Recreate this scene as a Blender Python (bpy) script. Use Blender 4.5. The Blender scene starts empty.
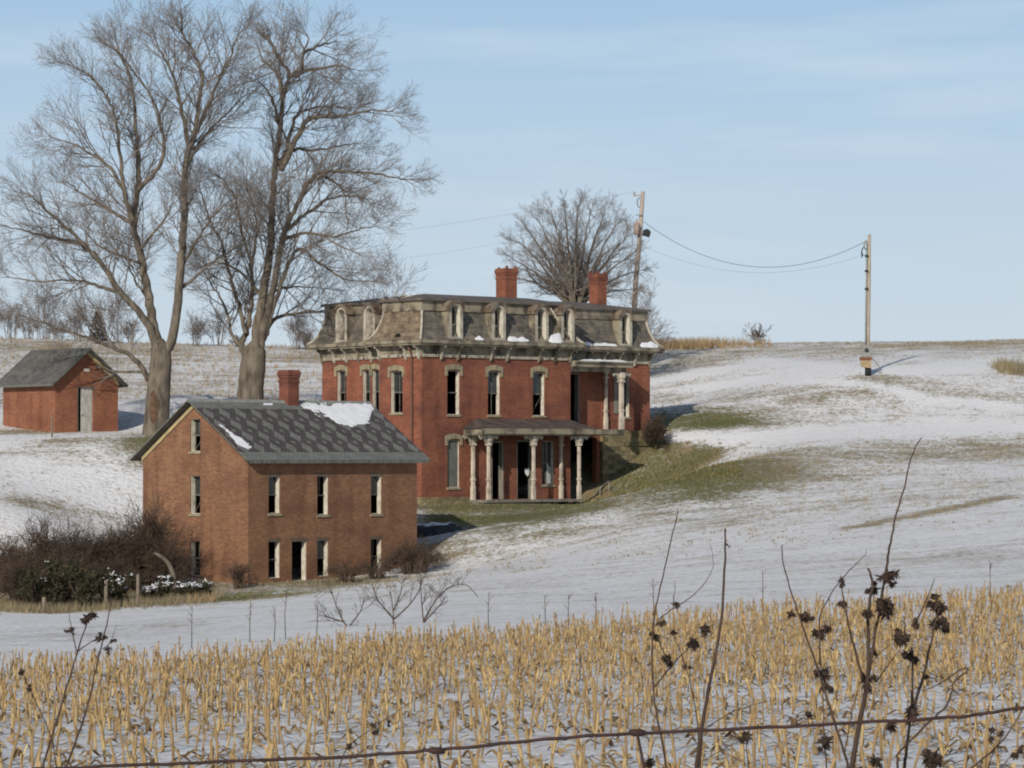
import bpy, math, random
import numpy as np
from mathutils import Vector, Matrix, noise as mnoise

R = math.radians
C = bpy.context.scene
COL = C.collection
F = 3200.0                                  # focal length in pixels of a 1024 wide frame
PITCH = math.atan((455 - 384) / F)
CP, SP = math.cos(PITCH), math.sin(PITCH)

# ------------------------------------------------------------------ camera
cam = bpy.data.cameras.new('camera'); camo = bpy.data.objects.new('camera', cam); COL.objects.link(camo)
cam.sensor_width = 36; cam.lens = 36 * F / 1024
cam.clip_start = 0.1; cam.clip_end = 9000
camo.location = (0, 0, 0); camo.rotation_euler = (R(90) + PITCH, 0, 0)
C.camera = camo

def at(px, py, Y):
    """world point at distance Y for a place seen at px, py"""
    xc = (px - 512) / F; yc = (384 - py) / F
    d = Vector((xc, CP - yc * SP, SP + yc * CP))
    return d * (Y / d.y)

def along(P, d, px):
    """how far to go from P along d until px is reached"""
    k = (px - 512) / F
    return (k * P[1] - P[0]) / (d[0] - k * d[1])

# ------------------------------------------------------------------ world, sun
SUN_AZ, SUN_EL = R(20), R(27)
to_sun = Vector((-math.sin(SUN_AZ) * math.cos(SUN_EL), -math.cos(SUN_AZ) * math.cos(SUN_EL), math.sin(SUN_EL)))
w = bpy.data.worlds.new('World'); C.world = w; w.use_nodes = True
nt = w.node_tree; nt.nodes.clear()
out = nt.nodes.new('ShaderNodeOutputWorld'); bg = nt.nodes.new('ShaderNodeBackground')
sky = nt.nodes.new('ShaderNodeTexSky'); sky.sky_type = 'NISHITA'; sky.sun_disc = False
sky.sun_elevation = SUN_EL; sky.sun_rotation = math.atan2(to_sun.x, to_sun.y)
sky.altitude = 200; sky.air_density = 1.0; sky.dust_density = 1.0; sky.ozone_density = 2.5
bg.inputs['Strength'].default_value = 0.105
tc = nt.nodes.new('ShaderNodeTexCoord')
mp = nt.nodes.new('ShaderNodeMapping'); mp.inputs['Scale'].default_value = (7, 7, 60); mp.inputs['Rotation'].default_value = (0, R(-3), 0)
nz = nt.nodes.new('ShaderNodeTexNoise'); nz.inputs['Scale'].default_value = 1.0; nz.inputs['Detail'].default_value = 5; nz.inputs['Roughness'].default_value = 0.55
rp = nt.nodes.new('ShaderNodeValToRGB'); rp.color_ramp.elements[0].position = 0.47; rp.color_ramp.elements[1].position = 0.80
rp.color_ramp.elements[1].color = (0.42, 0.42, 0.42, 1)
mx = nt.nodes.new('ShaderNodeMixRGB'); mx.inputs[2].default_value = (9.6, 10.4, 11.0, 1)
hz = nt.nodes.new('ShaderNodeMixRGB'); hz.inputs[0].default_value = 0.62; hz.inputs[2].default_value = (5.3, 7.9, 10.9, 1)
lo_ = nt.nodes.new('ShaderNodeMixRGB'); lo_.inputs[2].default_value = (8.5, 9.5, 10.2, 1)   # paler air low over the horizon
L = nt.links.new
sx = nt.nodes.new('ShaderNodeSeparateXYZ'); L(tc.outputs['Generated'], sx.inputs[0])
er = nt.nodes.new('ShaderNodeMapRange'); er.interpolation_type = 'SMOOTHSTEP'; er.inputs[1].default_value = 0.0; er.inputs[2].default_value = 0.17; er.inputs[3].default_value = 0.85; er.inputs[4].default_value = 0.0
e2 = nt.nodes.new('ShaderNodeMapRange'); e2.inputs[1].default_value = 0.12; e2.inputs[2].default_value = 0.45; e2.inputs[3].default_value = 0.8; e2.inputs[4].default_value = 0.0
L(sx.outputs[2], e2.inputs[0]); L(e2.outputs[0], hz.inputs[0]); L(sx.outputs[2], er.inputs[0]); L(er.outputs[0], lo_.inputs[0])
L(tc.outputs['Generated'], mp.inputs[0]); L(mp.outputs[0], nz.inputs['Vector']); L(nz.outputs[0], rp.inputs[0])
L(rp.outputs[0], mx.inputs[0]); L(sky.outputs[0], hz.inputs[1]); L(hz.outputs[0], lo_.inputs[1]); L(lo_.outputs[0], mx.inputs[1]); L(mx.outputs[0], bg.inputs['Color']); L(bg.outputs[0], out.inputs[0])

sl = bpy.data.lights.new('sun', 'SUN'); so = bpy.data.objects.new('sun', sl); COL.objects.link(so)
sl.energy = 5.0; sl.angle = R(0.53); sl.color = (1.0, 0.93, 0.82)
so.rotation_euler = to_sun.to_track_quat('Z', 'Y').to_euler(); so.location = (-40, -60, 60)

C.view_settings.view_transform = 'Standard'; C.view_settings.look = 'None'
C.view_settings.gamma = 1; C.view_settings.exposure = -0.48; C.view_settings.use_curve_mapping = False
C.cycles.max_bounces = 6; C.cycles.diffuse_bounces = 3; C.cycles.glossy_bounces = 2
C.cycles.filter_width = 2.0

# ------------------------------------------------------------------ materials
def mat(name, col, rough=0.85, col2=None, scale=3.0, detail=6, lo=0.35, hi=0.65, bump=0.0, bscale=None, stretch=(1, 1, 1), coord='Object'):
    m = bpy.data.materials.new(name); m.use_nodes = True
    n = m.node_tree.nodes; l = m.node_tree.links; b = n['Principled BSDF']
    b.inputs['Roughness'].default_value = rough
    b.inputs['Specular IOR Level'].default_value = 0.2
    b.inputs['Base Color'].default_value = (*col, 1)
    if col2 or bump:
        t = n.new('ShaderNodeTexCoord'); mp = n.new('ShaderNodeMapping'); mp.inputs['Scale'].default_value = stretch
        l.new(t.outputs[coord], mp.inputs[0])
    if col2:
        z = n.new('ShaderNodeTexNoise'); z.inputs['Scale'].default_value = scale; z.inputs['Detail'].default_value = detail
        r = n.new('ShaderNodeValToRGB'); r.color_ramp.elements[0].position = lo; r.color_ramp.elements[1].position = hi
        r.color_ramp.elements[0].color = (*col, 1); r.color_ramp.elements[1].color = (*col2, 1)
        l.new(mp.outputs[0], z.inputs['Vector']); l.new(z.outputs[0], r.inputs[0]); l.new(r.outputs[0], b.inputs['Base Color'])
    if bump:
        z2 = n.new('ShaderNodeTexNoise'); z2.inputs['Scale'].default_value = bscale or scale * 3; z2.inputs['Detail'].default_value = 5
        bp = n.new('ShaderNodeBump'); bp.inputs['Strength'].default_value = bump; bp.inputs['Distance'].default_value = 0.05
        l.new(mp.outputs[0], z2.inputs['Vector']); l.new(z2.outputs[0], bp.inputs['Height']); l.new(bp.outputs[0], b.inputs['Normal'])
    return m

def brick_mat(name, c1, c2, mortar, stain, stain_amt=0.5, stain_scale=0.5, bw=0.22, bh=0.075):
    m = bpy.data.materials.new(name); m.use_nodes = True
    n = m.node_tree.nodes; l = m.node_tree.links; b = n['Principled BSDF']
    b.inputs['Roughness'].default_value = 0.92; b.inputs['Specular IOR Level'].default_value = 0.12
    t = n.new('ShaderNodeTexCoord')
    br = n.new('ShaderNodeTexBrick'); br.inputs['Scale'].default_value = 1
    br.inputs['Brick Width'].default_value = bw; br.inputs['Row Height'].default_value = bh; br.inputs['Mortar Size'].default_value = 0.006
    br.inputs['Color1'].default_value = (*c1, 1); br.inputs['Color2'].default_value = (*c2, 1); br.inputs['Mortar'].default_value = (*mortar, 1)
    l.new(t.outputs['UV'], br.inputs['Vector'])
    z = n.new('ShaderNodeTexNoise'); z.inputs['Scale'].default_value = stain_scale; z.inputs['Detail'].default_value = 8; z.inputs['Roughness'].default_value = 0.65
    mp = n.new('ShaderNodeMapping'); mp.inputs['Scale'].default_value = (1.0, 1.0, 1.7)
    l.new(t.outputs['Object'], mp.inputs[0]); l.new(mp.outputs[0], z.inputs['Vector'])
    r = n.new('ShaderNodeValToRGB'); r.color_ramp.elements[0].position = 0.44; r.color_ramp.elements[1].position = 0.64
    r.color_ramp.elements[1].color = (stain_amt,) * 3 + (1,)
    l.new(z.outputs[0], r.inputs[0])
    mx = n.new('ShaderNodeMixRGB'); mx.inputs[2].default_value = (*stain, 1)
    l.new(r.outputs[0], mx.inputs[0]); l.new(br.outputs[0], mx.inputs[1])
    z3 = n.new('ShaderNodeTexNoise'); z3.inputs['Scale'].default_value = 5.0; z3.inputs['Detail'].default_value = 4
    mp3 = n.new('ShaderNodeMapping'); mp3.inputs['Scale'].default_value = (1, 1, 3)
    l.new(t.outputs['Object'], mp3.inputs[0]); l.new(mp3.outputs[0], z3.inputs['Vector'])
    r3 = n.new('ShaderNodeMapRange'); r3.inputs[3].default_value = 0.75; r3.inputs[4].default_value = 1.25
    l.new(z3.outputs[0], r3.inputs[0])
    m3 = n.new('ShaderNodeMixRGB'); m3.blend_type = 'MULTIPLY'; m3.inputs[0].default_value = 1
    l.new(mx.outputs[0], m3.inputs[1]); l.new(r3.outputs[0], m3.inputs[2])
    z4 = n.new('ShaderNodeTexNoise'); z4.inputs['Scale'].default_value = 1.0; z4.inputs['Detail'].default_value = 5; mp4 = n.new('ShaderNodeMapping'); mp4.inputs['Scale'].default_value = (1.6, 1.6, 0.16); mp4.inputs['Location'].default_value = (3, 7, 1)
    l.new(t.outputs['Object'], mp4.inputs[0]); l.new(mp4.outputs[0], z4.inputs['Vector'])
    r4 = n.new('ShaderNodeMapRange'); r4.inputs[1].default_value = 0.5; r4.inputs[2].default_value = 0.72; r4.inputs[3].default_value = 1.0; r4.inputs[4].default_value = 0.72; l.new(z4.outputs[0], r4.inputs[0])
    m5 = n.new('ShaderNodeMixRGB'); m5.blend_type = 'MULTIPLY'; m5.inputs[0].default_value = 1; l.new(m3.outputs[0], m5.inputs[1]); l.new(r4.outputs[0], m5.inputs[2]); l.new(m5.outputs[0], b.inputs['Base Color'])
    bp = n.new('ShaderNodeBump'); bp.inputs['Strength'].default_value = 0.3; bp.inputs['Distance'].default_value = 0.01
    l.new(br.outputs['Fac'], bp.inputs['Height']); bp.invert = True; l.new(bp.outputs[0], b.inputs['Normal'])
    return m

def diamond_mat():
    """patterned slates: columns of dark lozenges with pale centres between pale strips"""
    m = bpy.data.materials.new('lozenge_slate'); m.use_nodes = True
    n = m.node_tree.nodes; l = m.node_tree.links; b = n['Principled BSDF']
    b.inputs['Roughness'].default_value = 0.75; b.inputs['Specular IOR Level'].default_value = 0.2
    t = n.new('ShaderNodeTexCoord'); s = n.new('ShaderNodeSeparateXYZ'); l.new(t.outputs['UV'], s.inputs[0])
    def M(op, a, b_=None, c=None):
        k = n.new('ShaderNodeMath'); k.operation = op
        for i, v in enumerate((a, b_, c)):
            if v is None: continue
            if isinstance(v, (int, float)): k.inputs[i].default_value = v
            else: l.new(v, k.inputs[i])
        return k.outputs[0]
    z = n.new('ShaderNodeTexNoise'); z.inputs['Scale'].default_value = 9; z.inputs['Detail'].default_value = 3
    l.new(t.outputs['UV'], z.inputs['Vector'])
    jit = M('MULTIPLY', M('SUBTRACT', z.outputs[0], 0.5), 0.05)
    u = M('ADD', M('DIVIDE', s.outputs[0], 0.98), jit); v = M('ADD', M('DIVIDE', s.outputs[1], 0.98), jit)
    du = M('MULTIPLY', M('ABSOLUTE', M('SUBTRACT', M('FRACT', u), 0.5)), 2.0)
    dv = M('MULTIPLY', M('ABSOLUTE', M('SUBTRACT', M('FRACT', v), 0.5)), 2.0)
    dd = M('ADD', M('MULTIPLY', du, 1.2), M('MULTIPLY', dv, 0.9))
    edge = M('ADD', du, M('MULTIPLY', dv, 0.62))
    dark = M('MULTIPLY', M('LESS_THAN', edge, 1.0), M('GREATER_THAN', dd, 0.32))
    inband = M('MULTIPLY', M('GREATER_THAN', s.outputs[1], 0.62), M('LESS_THAN', s.outputs[1], 4.35))
    dark = M('MULTIPLY', dark, inband)
    mx = n.new('ShaderNodeMixRGB'); mx.inputs[1].default_value = (0.165, 0.168, 0.152, 1); mx.inputs[2].default_value = (0.080, 0.068, 0.066, 1)
    l.new(dark, mx.inputs[0])
    br = n.new('ShaderNodeTexBrick'); br.inputs['Scale'].default_value = 1; br.inputs['Brick Width'].default_value = 0.25; br.inputs['Row Height'].default_value = 0.16
    br.inputs['Mortar Size'].default_value = 0.008; br.inputs['Color1'].default_value = (1.08,) * 3 + (1,); br.inputs['Color2'].default_value = (0.86,) * 3 + (1,); br.inputs['Mortar'].default_value = (0.45,) * 3 + (1,)
    l.new(t.outputs['UV'], br.inputs['Vector'])
    m3 = n.new('ShaderNodeMixRGB'); m3.blend_type = 'MULTIPLY'; m3.inputs[0].default_value = 1
    l.new(mx.outputs[0], m3.inputs[1]); l.new(br.outputs[0], m3.inputs[2])
    z2 = n.new('ShaderNodeTexNoise'); z2.inputs['Scale'].default_value = 1.3; z2.inputs['Detail'].default_value = 7
    l.new(t.outputs['UV'], z2.inputs['Vector'])
    r3 = n.new('ShaderNodeMapRange'); r3.inputs[3].default_value = 0.65; r3.inputs[4].default_value = 1.35
    l.new(z2.outputs[0], r3.inputs[0])
    m4 = n.new('ShaderNodeMixRGB'); m4.blend_type = 'MULTIPLY'; m4.inputs[0].default_value = 1
    l.new(m3.outputs[0], m4.inputs[1]); l.new(r3.outputs[0], m4.inputs[2]); l.new(m4.outputs[0], b.inputs['Base Color'])
    return m

M_brick_red = brick_mat('red_brick', (0.285, 0.102, 0.057), (0.20, 0.068, 0.043), (0.27, 0.145, 0.10), (0.12, 0.048, 0.038), 0.8, 0.4)
M_brick_old = brick_mat('old_brick', (0.272, 0.142, 0.078), (0.182, 0.086, 0.052), (0.27, 0.165, 0.10), (0.135, 0.066, 0.044), 0.65, 0.45)
M_brick_shed = brick_mat('shed_brick', (0.30, 0.128, 0.068), (0.21, 0.086, 0.05), (0.28, 0.13, 0.085), (0.18, 0.066, 0.045), 0.6, 0.6)
M_stone = brick_mat('rubble_stone', (0.33, 0.265, 0.15), (0.13, 0.11, 0.065), (0.05, 0.045, 0.03), (0.10, 0.10, 0.05), 0.75, 1.3, 0.5, 0.26)
M_slate = brick_mat('mansard_slate', (0.15, 0.135, 0.112), (0.085, 0.075, 0.068), (0.05, 0.045, 0.04), (0.23, 0.20, 0.15), 0.75, 1.3, 0.26, 0.2)
M_slate_rust = brick_mat('patterned_slate', (0.27, 0.21, 0.145), (0.12, 0.085, 0.065), (0.08, 0.065, 0.05), (0.22, 0.17, 0.11), 0.6, 1.8, 0.3, 0.26)
M_diamond = diamond_mat()
M_shed_roof = brick_mat('shed_shingle', (0.13, 0.125, 0.115), (0.085, 0.085, 0.08), (0.05, 0.05, 0.05), (0.17, 0.165, 0.15), 0.6, 1.2, 0.25, 0.16)
M_deck = mat('deck_metal', (0.10, 0.088, 0.08), 0.7, (0.16, 0.135, 0.115), 1.2)
M_trim = mat('weathered_trim', (0.29, 0.25, 0.18), 0.9, (0.075, 0.062, 0.05), 1.5, 9, 0.42, 0.66, 0.2)
M_post_paint = mat('porch_paint', (0.60, 0.52, 0.42), 0.85, (0.30, 0.25, 0.20), 2.2, 8, 0.45, 0.7)
M_trim_pale = mat('pale_trim', (0.46, 0.42, 0.34), 0.85, (0.24, 0.205, 0.16), 2.6, 8, 0.42, 0.68)
M_frame = mat('window_paint', (0.62, 0.58, 0.49), 0.75, (0.42, 0.37, 0.29), 4.0, 6, 0.4, 0.7)
M_sash = mat('worn_sash', (0.20, 0.185, 0.155), 0.85, (0.10, 0.09, 0.075), 4.0)
M_hoodwood = mat('rotten_hood', (0.20, 0.165, 0.125), 0.9, (0.10, 0.066, 0.045), 2.5, 7, 0.42, 0.62)
M_tin = mat('stained_tin', (0.06, 0.048, 0.045), 0.8, (0.11, 0.085, 0.075), 1.6, 8)
M_lintel = mat('dull_lintel', (0.15, 0.105, 0.07), 0.9, (0.10, 0.075, 0.05), 3.0)
M_hood = mat('hood_stone', (0.33, 0.28, 0.18), 0.9, (0.21, 0.18, 0.12), 3.0)
M_wood = mat('grey_wood', (0.27, 0.25, 0.21), 0.9, (0.14, 0.13, 0.11), 2.5, 8, stretch=(4, 4, 0.6))
M_board = mat('boarding', (0.17, 0.17, 0.15), 0.9, (0.10, 0.10, 0.09), 2.0, stretch=(5, 5, 0.8))
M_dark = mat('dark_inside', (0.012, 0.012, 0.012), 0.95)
M_glass = mat('dirty_glass', (0.03, 0.035, 0.034), 0.12)
M_glass.node_tree.nodes['Principled BSDF'].inputs['Specular IOR Level'].default_value = 0.5
M_cloth = mat('faded_cloth', (0.5, 0.52, 0.47), 0.95)
M_paper = mat('white_paper', (0.75, 0.75, 0.72), 0.9)
M_doorwhite = mat('door_paint', (0.50, 0.48, 0.44), 0.8, (0.34, 0.32, 0.28), 3.0, stretch=(3, 3, 0.7))
M_yellow = mat('verge_board', (0.46, 0.36, 0.19), 0.8, (0.33, 0.26, 0.15), 3)
M_pipe = mat('rusty_downspout', (0.10, 0.055, 0.045), 0.7, (0.16, 0.08, 0.05), 4)
M_snow = mat('snow', (0.78, 0.78, 0.79), 0.7, (0.70, 0.71, 0.73), 2.0, bump=0.4, bscale=8)
M_bark = mat('bark', (0.185, 0.155, 0.118), 0.95, (0.075, 0.062, 0.048), 1.6, 8, 0.38, 0.68, 0.9, 5, (2.2, 2.2, 0.7))
M_twig = mat('twig', (0.17, 0.145, 0.125), 0.95, (0.24, 0.205, 0.18), 0.8)
M_twig_far = mat('far_twig', (0.16, 0.12, 0.10), 0.95, (0.21, 0.165, 0.135), 0.8)
M_thicket = mat('thicket_twig', (0.14, 0.105, 0.085), 0.95, (0.20, 0.155, 0.125), 0.8)
M_twig_brown = mat('brush_twig', (0.078, 0.055, 0.04), 0.95, (0.125, 0.09, 0.064), 0.9)
M_evergreen = mat('evergreen_leaf', (0.030, 0.032, 0.017), 0.9, (0.062, 0.052, 0.028), 2)
M_cedar = mat('cedar_leaf', (0.05, 0.04, 0.028), 0.9, (0.075, 0.055, 0.036), 2)
M_grass_tan = mat('dry_grass', (0.40, 0.29, 0.155), 0.95, (0.25, 0.17, 0.09), 0.6)
M_grass_dull = mat('dull_grass', (0.33, 0.27, 0.165), 0.95, (0.20, 0.165, 0.10), 0.4)
M_grass_green = mat('winter_grass', (0.10, 0.115, 0.035), 0.95, (0.17, 0.145, 0.06), 0.5)
M_corn = mat('corn_straw', (0.45, 0.30, 0.135), 0.85, (0.17, 0.11, 0.055), 2.2, 4, 0.35, 0.65, coord='Generated', stretch=(60, 60, 9))
M_corn2 = mat('corn_husk', (0.60, 0.45, 0.225), 0.85, (0.27, 0.18, 0.085), 2.5, 4, 0.3, 0.7, coord='Generated', stretch=(60, 60, 9))
M_corn3 = mat('rotted_husk', (0.20, 0.125, 0.06), 0.9, (0.10, 0.065, 0.035), 2.5)
M_weed = mat('weed_stem', (0.050, 0.032, 0.025), 0.9, (0.085, 0.055, 0.040), 12)
M_weed_head = mat('seed_head', (0.034, 0.024, 0.019), 0.95, (0.075, 0.05, 0.036), 25)
M_wire = mat('rusty_wire', (0.060, 0.030, 0.027), 0.7, (0.03, 0.02, 0.018), 30)
M_pole = mat('pole_wood', (0.43, 0.37, 0.29), 0.9, (0.29, 0.245, 0.19), 3, stretch=(6, 6, 0.6))
M_pole_grey = mat('grey_pole_wood', (0.42, 0.36, 0.31), 0.9, (0.29, 0.245, 0.21), 3, stretch=(6, 6, 0.6))
M_metal = mat('grey_metal', (0.28, 0.29, 0.27), 0.5, (0.2, 0.2, 0.18), 5)
M_rust = mat('rust', (0.13, 0.055, 0.032), 0.85, (0.20, 0.09, 0.05), 6)
M_tanbox = mat('tan_box', (0.40, 0.30, 0.185), 0.8, (0.28, 0.20, 0.12), 5)
M_black = mat('black_metal', (0.02, 0.022, 0.024), 0.5)
M_cable = mat('cable', (0.07, 0.075, 0.08), 0.7)
M_pink = mat('faded_transformer', (0.36, 0.27, 0.23), 0.6, (0.27, 0.19, 0.16), 5)
M_post = mat('fence_post_wood', (0.25, 0.20, 0.145), 0.9, (0.13, 0.105, 0.08), 5, stretch=(4, 4, 0.8))
M_tarp = mat('dark_tarp', (0.025, 0.03, 0.036), 0.6, (0.05, 0.06, 0.07), 3)

# ------------------------------------------------------------------ mesh builder
class MB:
    def __init__(s): s.v = []; s.f = []; s.m = []; s.sm = []
    def poly(s, pts, mi=0, sm=False):
        k = len(s.v); s.v.extend([tuple(p) for p in pts]); s.f.append(tuple(range(k, k + len(pts)))); s.m.append(mi); s.sm.append(sm)
    def box(s, x0, x1, y0, y1, z0, z1, mi=0, mtx=None):
        if x0 > x1: x0, x1 = x1, x0
        if y0 > y1: y0, y1 = y1, y0
        if z0 > z1: z0, z1 = z1, z0
        p = [(x0, y0, z0), (x1, y0, z0), (x1, y1, z0), (x0, y1, z0), (x0, y0, z1), (x1, y0, z1), (x1, y1, z1), (x0, y1, z1)]
        if mtx is not None: p = [tuple(mtx @ Vector(q)) for q in p]
        k = len(s.v); s.v.extend(p)
        for q in ((0, 3, 2, 1), (4, 5, 6, 7), (0, 1, 5, 4), (1, 2, 6, 5), (2, 3, 7, 6), (3, 0, 4, 7)):
            s.f.append(tuple(k + i for i in q)); s.m.append(mi); s.sm.append(False)
    def prism(s, prof, fn, d0, d1, mi=0):
        """prof: list of 2-D points; fn(a, b, d) gives the 3-D point"""
        k = len(s.v); n = len(prof)
        for d in (d0, d1): s.v.extend([tuple(fn(a, b, d)) for a, b in prof])
        s.f.append(tuple(k + i for i in range(n))); s.f.append(tuple(k + n + i for i in reversed(range(n))))
        s.m += [mi, mi]; s.sm += [False, False]
        for i in range(n):
            j = (i + 1) % n
            s.f.append((k + j, k + i, k + n + i, k + n + j)); s.m.append(mi); s.sm.append(False)
    def tube(s, pts, rad, sides=6, mi=0, cap=True):
        n = len(pts); k = len(s.v); up = None
        for i in range(n):
            a = pts[max(i - 1, 0)]; b = pts[min(i + 1, n - 1)]
            t = (b - a)
            if t.length < 1e-9: t = Vector((0, 0, 1))
            t.normalize()
            if up is None: up = t.orthogonal().normalized()
            else:
                up = up - t * up.dot(t)
                up = up.normalized() if up.length > 1e-6 else t.orthogonal().normalized()
            bi = t.cross(up); r = rad[i]
            for q in range(sides):
                an = 2 * math.pi * q / sides; c_, s_ = math.cos(an) * r, math.sin(an) * r
                s.v.append((pts[i].x + up.x * c_ + bi.x * s_, pts[i].y + up.y * c_ + bi.y * s_, pts[i].z + up.z * c_ + bi.z * s_))
        for i in range(n - 1):
            for q in range(sides):
                q2 = (q + 1) % sides; a = k + i * sides; b = a + sides
                s.f.append((a + q, a + q2, b + q2, b + q)); s.m.append(mi); s.sm.append(True)
        if cap:
            s.f.append(tuple(k + q for q in reversed(range(sides)))); s.f.append(tuple(k + (n - 1) * sides + q for q in range(sides)))
            s.m += [mi, mi]; s.sm += [False, False]
    def lathe(s, prof, cx=0, cy=0, sides=12, mi=0):
        k = len(s.v)
        for r, z in prof:
            for q in range(sides):
                an = 2 * math.pi * q / sides
                s.v.append((cx + r * math.cos(an), cy + r * math.sin(an), z))
        for i in range(len(prof) - 1):
            for q in range(sides):
                q2 = (q + 1) % sides; a = k + i * sides; b = a + sides
                s.f.append((a + q, a + q2, b + q2, b + q)); s.m.append(mi); s.sm.append(True)
        s.f.append(tuple(k + q for q in reversed(range(sides)))); s.f.append(tuple(k + (len(prof) - 1) * sides + q for q in range(sides)))
        s.m += [mi, mi]; s.sm += [False, False]
    def build(s, name, mats, parent=None, loc=None, uv=True):
        me = bpy.data.meshes.new(name); me.from_pydata(s.v, [], s.f)
        if not isinstance(mats, (list, tuple)): mats = [mats]
        for m in mats: me.materials.append(m)
        me.polygons.foreach_set('material_index', s.m); me.polygons.foreach_set('use_smooth', s.sm)
        if uv:
            ul = me.uv_layers.new(name='uv'); data = ul.data
            for p in me.polygons:
                nn = p.normal; t = Vector((0, 0, 1)).cross(nn)
                if t.length < 1e-3: t = Vector((1, 0, 0))
                t.normalize(); b = nn.cross(t)
                for li in p.loop_indices:
                    co = me.vertices[me.loops[li].vertex_index].co
                    data[li].uv = (co.dot(t), co.dot(b))
        me.update()
        o = bpy.data.objects.new(name, me); COL.objects.link(o)
        if parent: o.parent = parent
        if loc: o.location = loc
        return o

def tag(o, label=None, cat=None, group=None, kind=None):
    if label: o['label'] = label
    if cat: o['category'] = cat
    if group: o['group'] = group
    if kind: o['kind'] = kind
    return o
def thing(name, label, cat, loc=(0, 0, 0), rz=0, group=None):
    o = bpy.data.objects.new(name, None); COL.objects.link(o); o.empty_display_size = 0.3
    o.location = loc; o.rotation_euler = (0, 0, rz)
    return tag(o, label, cat, group)

# ------------------------------------------------------------------ terrain
ctl = []
def cw(x, y, z): ctl.append((x, y, z))
def cpx(px, py, Y):
    p = at(px, py, Y); ctl.append((p.x, p.y, p.z))
for x in (-60, -25, 0, 25, 60):
    cw(x, -12, -1.5); cw(x, 0, -1.62); cw(x, 5.5, -1.75)
for x in (-30, -8, 8, 30): cw(x, 14, -2.12)
for px, py, Y in [(0, 768, 24.5), (512, 768, 24.5), (1024, 768, 24.5), (0, 715, 35), (512, 705, 35), (1024, 697, 35), (0, 665, 50), (512, 637, 55), (1024, 606, 62), (1024, 650, 46),
                  (-800, 665, 50), (1900, 600, 62),
                  (0, 630, 92), (300, 614, 96), (512, 604, 95), (760, 590, 95), (1024, 572, 95),
                  (150, 596, 142), (60, 614, 132), (0, 606, 138), (200, 606, 128), (500, 572, 134),
                  (700, 552, 130), (1024, 520, 130), (850, 535, 132), (600, 540, 148), (480, 530, 158), (430, 537, 156), (560, 506, 168), (500, 504, 170), (430, 505, 172), (600, 500, 168), (700, 492, 163),
                  (760, 450, 178), (1024, 452, 175), (880, 445, 178), (1024, 424, 186), (740, 425, 188), (868, 372, 199), (1024, 371, 201), (700, 400, 198), (760, 372, 208), (690, 465, 171), (800, 470, 169), (960, 480, 160),
                  (900, 342, 240), (1024, 340, 240), (660, 348, 238), (770, 343, 240), (1150, 338, 240),
                  (150, 436, 168), (30, 433, 172), (118, 429, 176), (60, 470, 161), (60, 518, 150), (140, 540, 150), (0, 540, 148), (200, 450, 166),
                  (250, 398, 184), (200, 400, 194), (60, 400, 196), (130, 370, 220), (100, 341, 254), (0, 337, 255), (300, 350, 242), (-150, 338, 250), (320, 425, 186), (420, 350, 240), (500, 348, 240),
                  (560, 400, 196), (640, 415, 200)]:
    cpx(px, py, Y)
for x in (-90, -40, 0, 40, 90): cw(x, 300, 7.5); cw(x, 400, 3)
cw(-75, 60, -4.2); cw(80, 60, -2.6); cw(-80, 130, -5.0); cw(85, 130, -1.0); cw(-85, 190, 3.0); cw(90, 190, 6); cw(-85, 240, 9); cw(95, 240, 9)
cw(-45, 25, -2.6); cw(45, 25, -2.3)
def clocal(P, th, pts):
    u_ = Vector((math.cos(th), math.sin(th), 0)); v_ = Vector((-math.sin(th), math.cos(th), 0))
    for u, v, dz in pts: q = P + u_ * u + v_ * v; cw(q.x, q.y, P.z + dz)
clocal(at(248, 584, 146), R(45.5), [(0, 0, 0.0), (-1.5, 3, -.05), (-1.5, 7, .15), (-3, 5, -.1), (5, -1.5, .03), (8, -1.2, .2), (11.5, -1.5, .45), (13, 3, 1.0), (5, 4, .3), (6, 8.5, 1.4), (0, 8.5, .7)])
clocal(at(421.5, 504, 172), R(42), [(-1.2, -1, -.1), (-1.5, 3, .3), (1, -2.2, -.05), (3, -2.2, -.05), (5, -2.4, -.08), (7, -2.4, -.05), (9, -2.4, -.02), (11, -2.6, .02), (2, -6, -.9), (6, -6, -.75), (10, -6, -.45),
    (12.2, .6, 0.1), (13.6, -.8, .25), (13.0, 1.6, .15), (6, 2, .2), (3, 3, .3), (15, -.6, 1.0), (16.5, 0.2, 2.2), (18.2, .4, 3.1), (19.5, 1.4, 3.7), (19.5, 4, 3.95), (18, 7, 4.05), (14, -3.2, .55), (17, -3, 1.7)])
CT = np.array(ctl); CC = 4.0
def _phi(ax, ay, bx, by): return -np.sqrt((ax - bx) ** 2 + (ay - by) ** 2 + CC * CC)
n_ = len(CT); A = np.zeros((n_ + 3, n_ + 3))
A[:n_, :n_] = _phi(CT[:, None, 0], CT[:, None, 1], CT[None, :, 0], CT[None, :, 1]) + 0.25 * np.eye(n_)
A[:n_, n_] = 1; A[:n_, n_ + 1] = CT[:, 0]; A[:n_, n_ + 2] = CT[:, 1]; A[n_:, :n_] = A[:n_, n_:].T
WT = np.linalg.solve(A, np.concatenate([CT[:, 2], np.zeros(3)]))
def Zs(x, y):
    x = np.clip(np.asarray(x, float), -100, 100); y = np.clip(np.asarray(y, float), -12, 400)
    sh = x.shape; x = x.ravel(); y = y.ravel(); o = np.empty(len(x))
    for i in range(0, len(x), 20000):
        xx = x[i:i + 20000]; yy = y[i:i + 20000]
        o[i:i + 20000] = _phi(xx[:, None], yy[:, None], CT[None, :, 0], CT[None, :, 1]) @ WT[:n_] + WT[n_] + WT[n_ + 1] * xx + WT[n_ + 2] * yy
    return o.reshape(sh)
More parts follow.
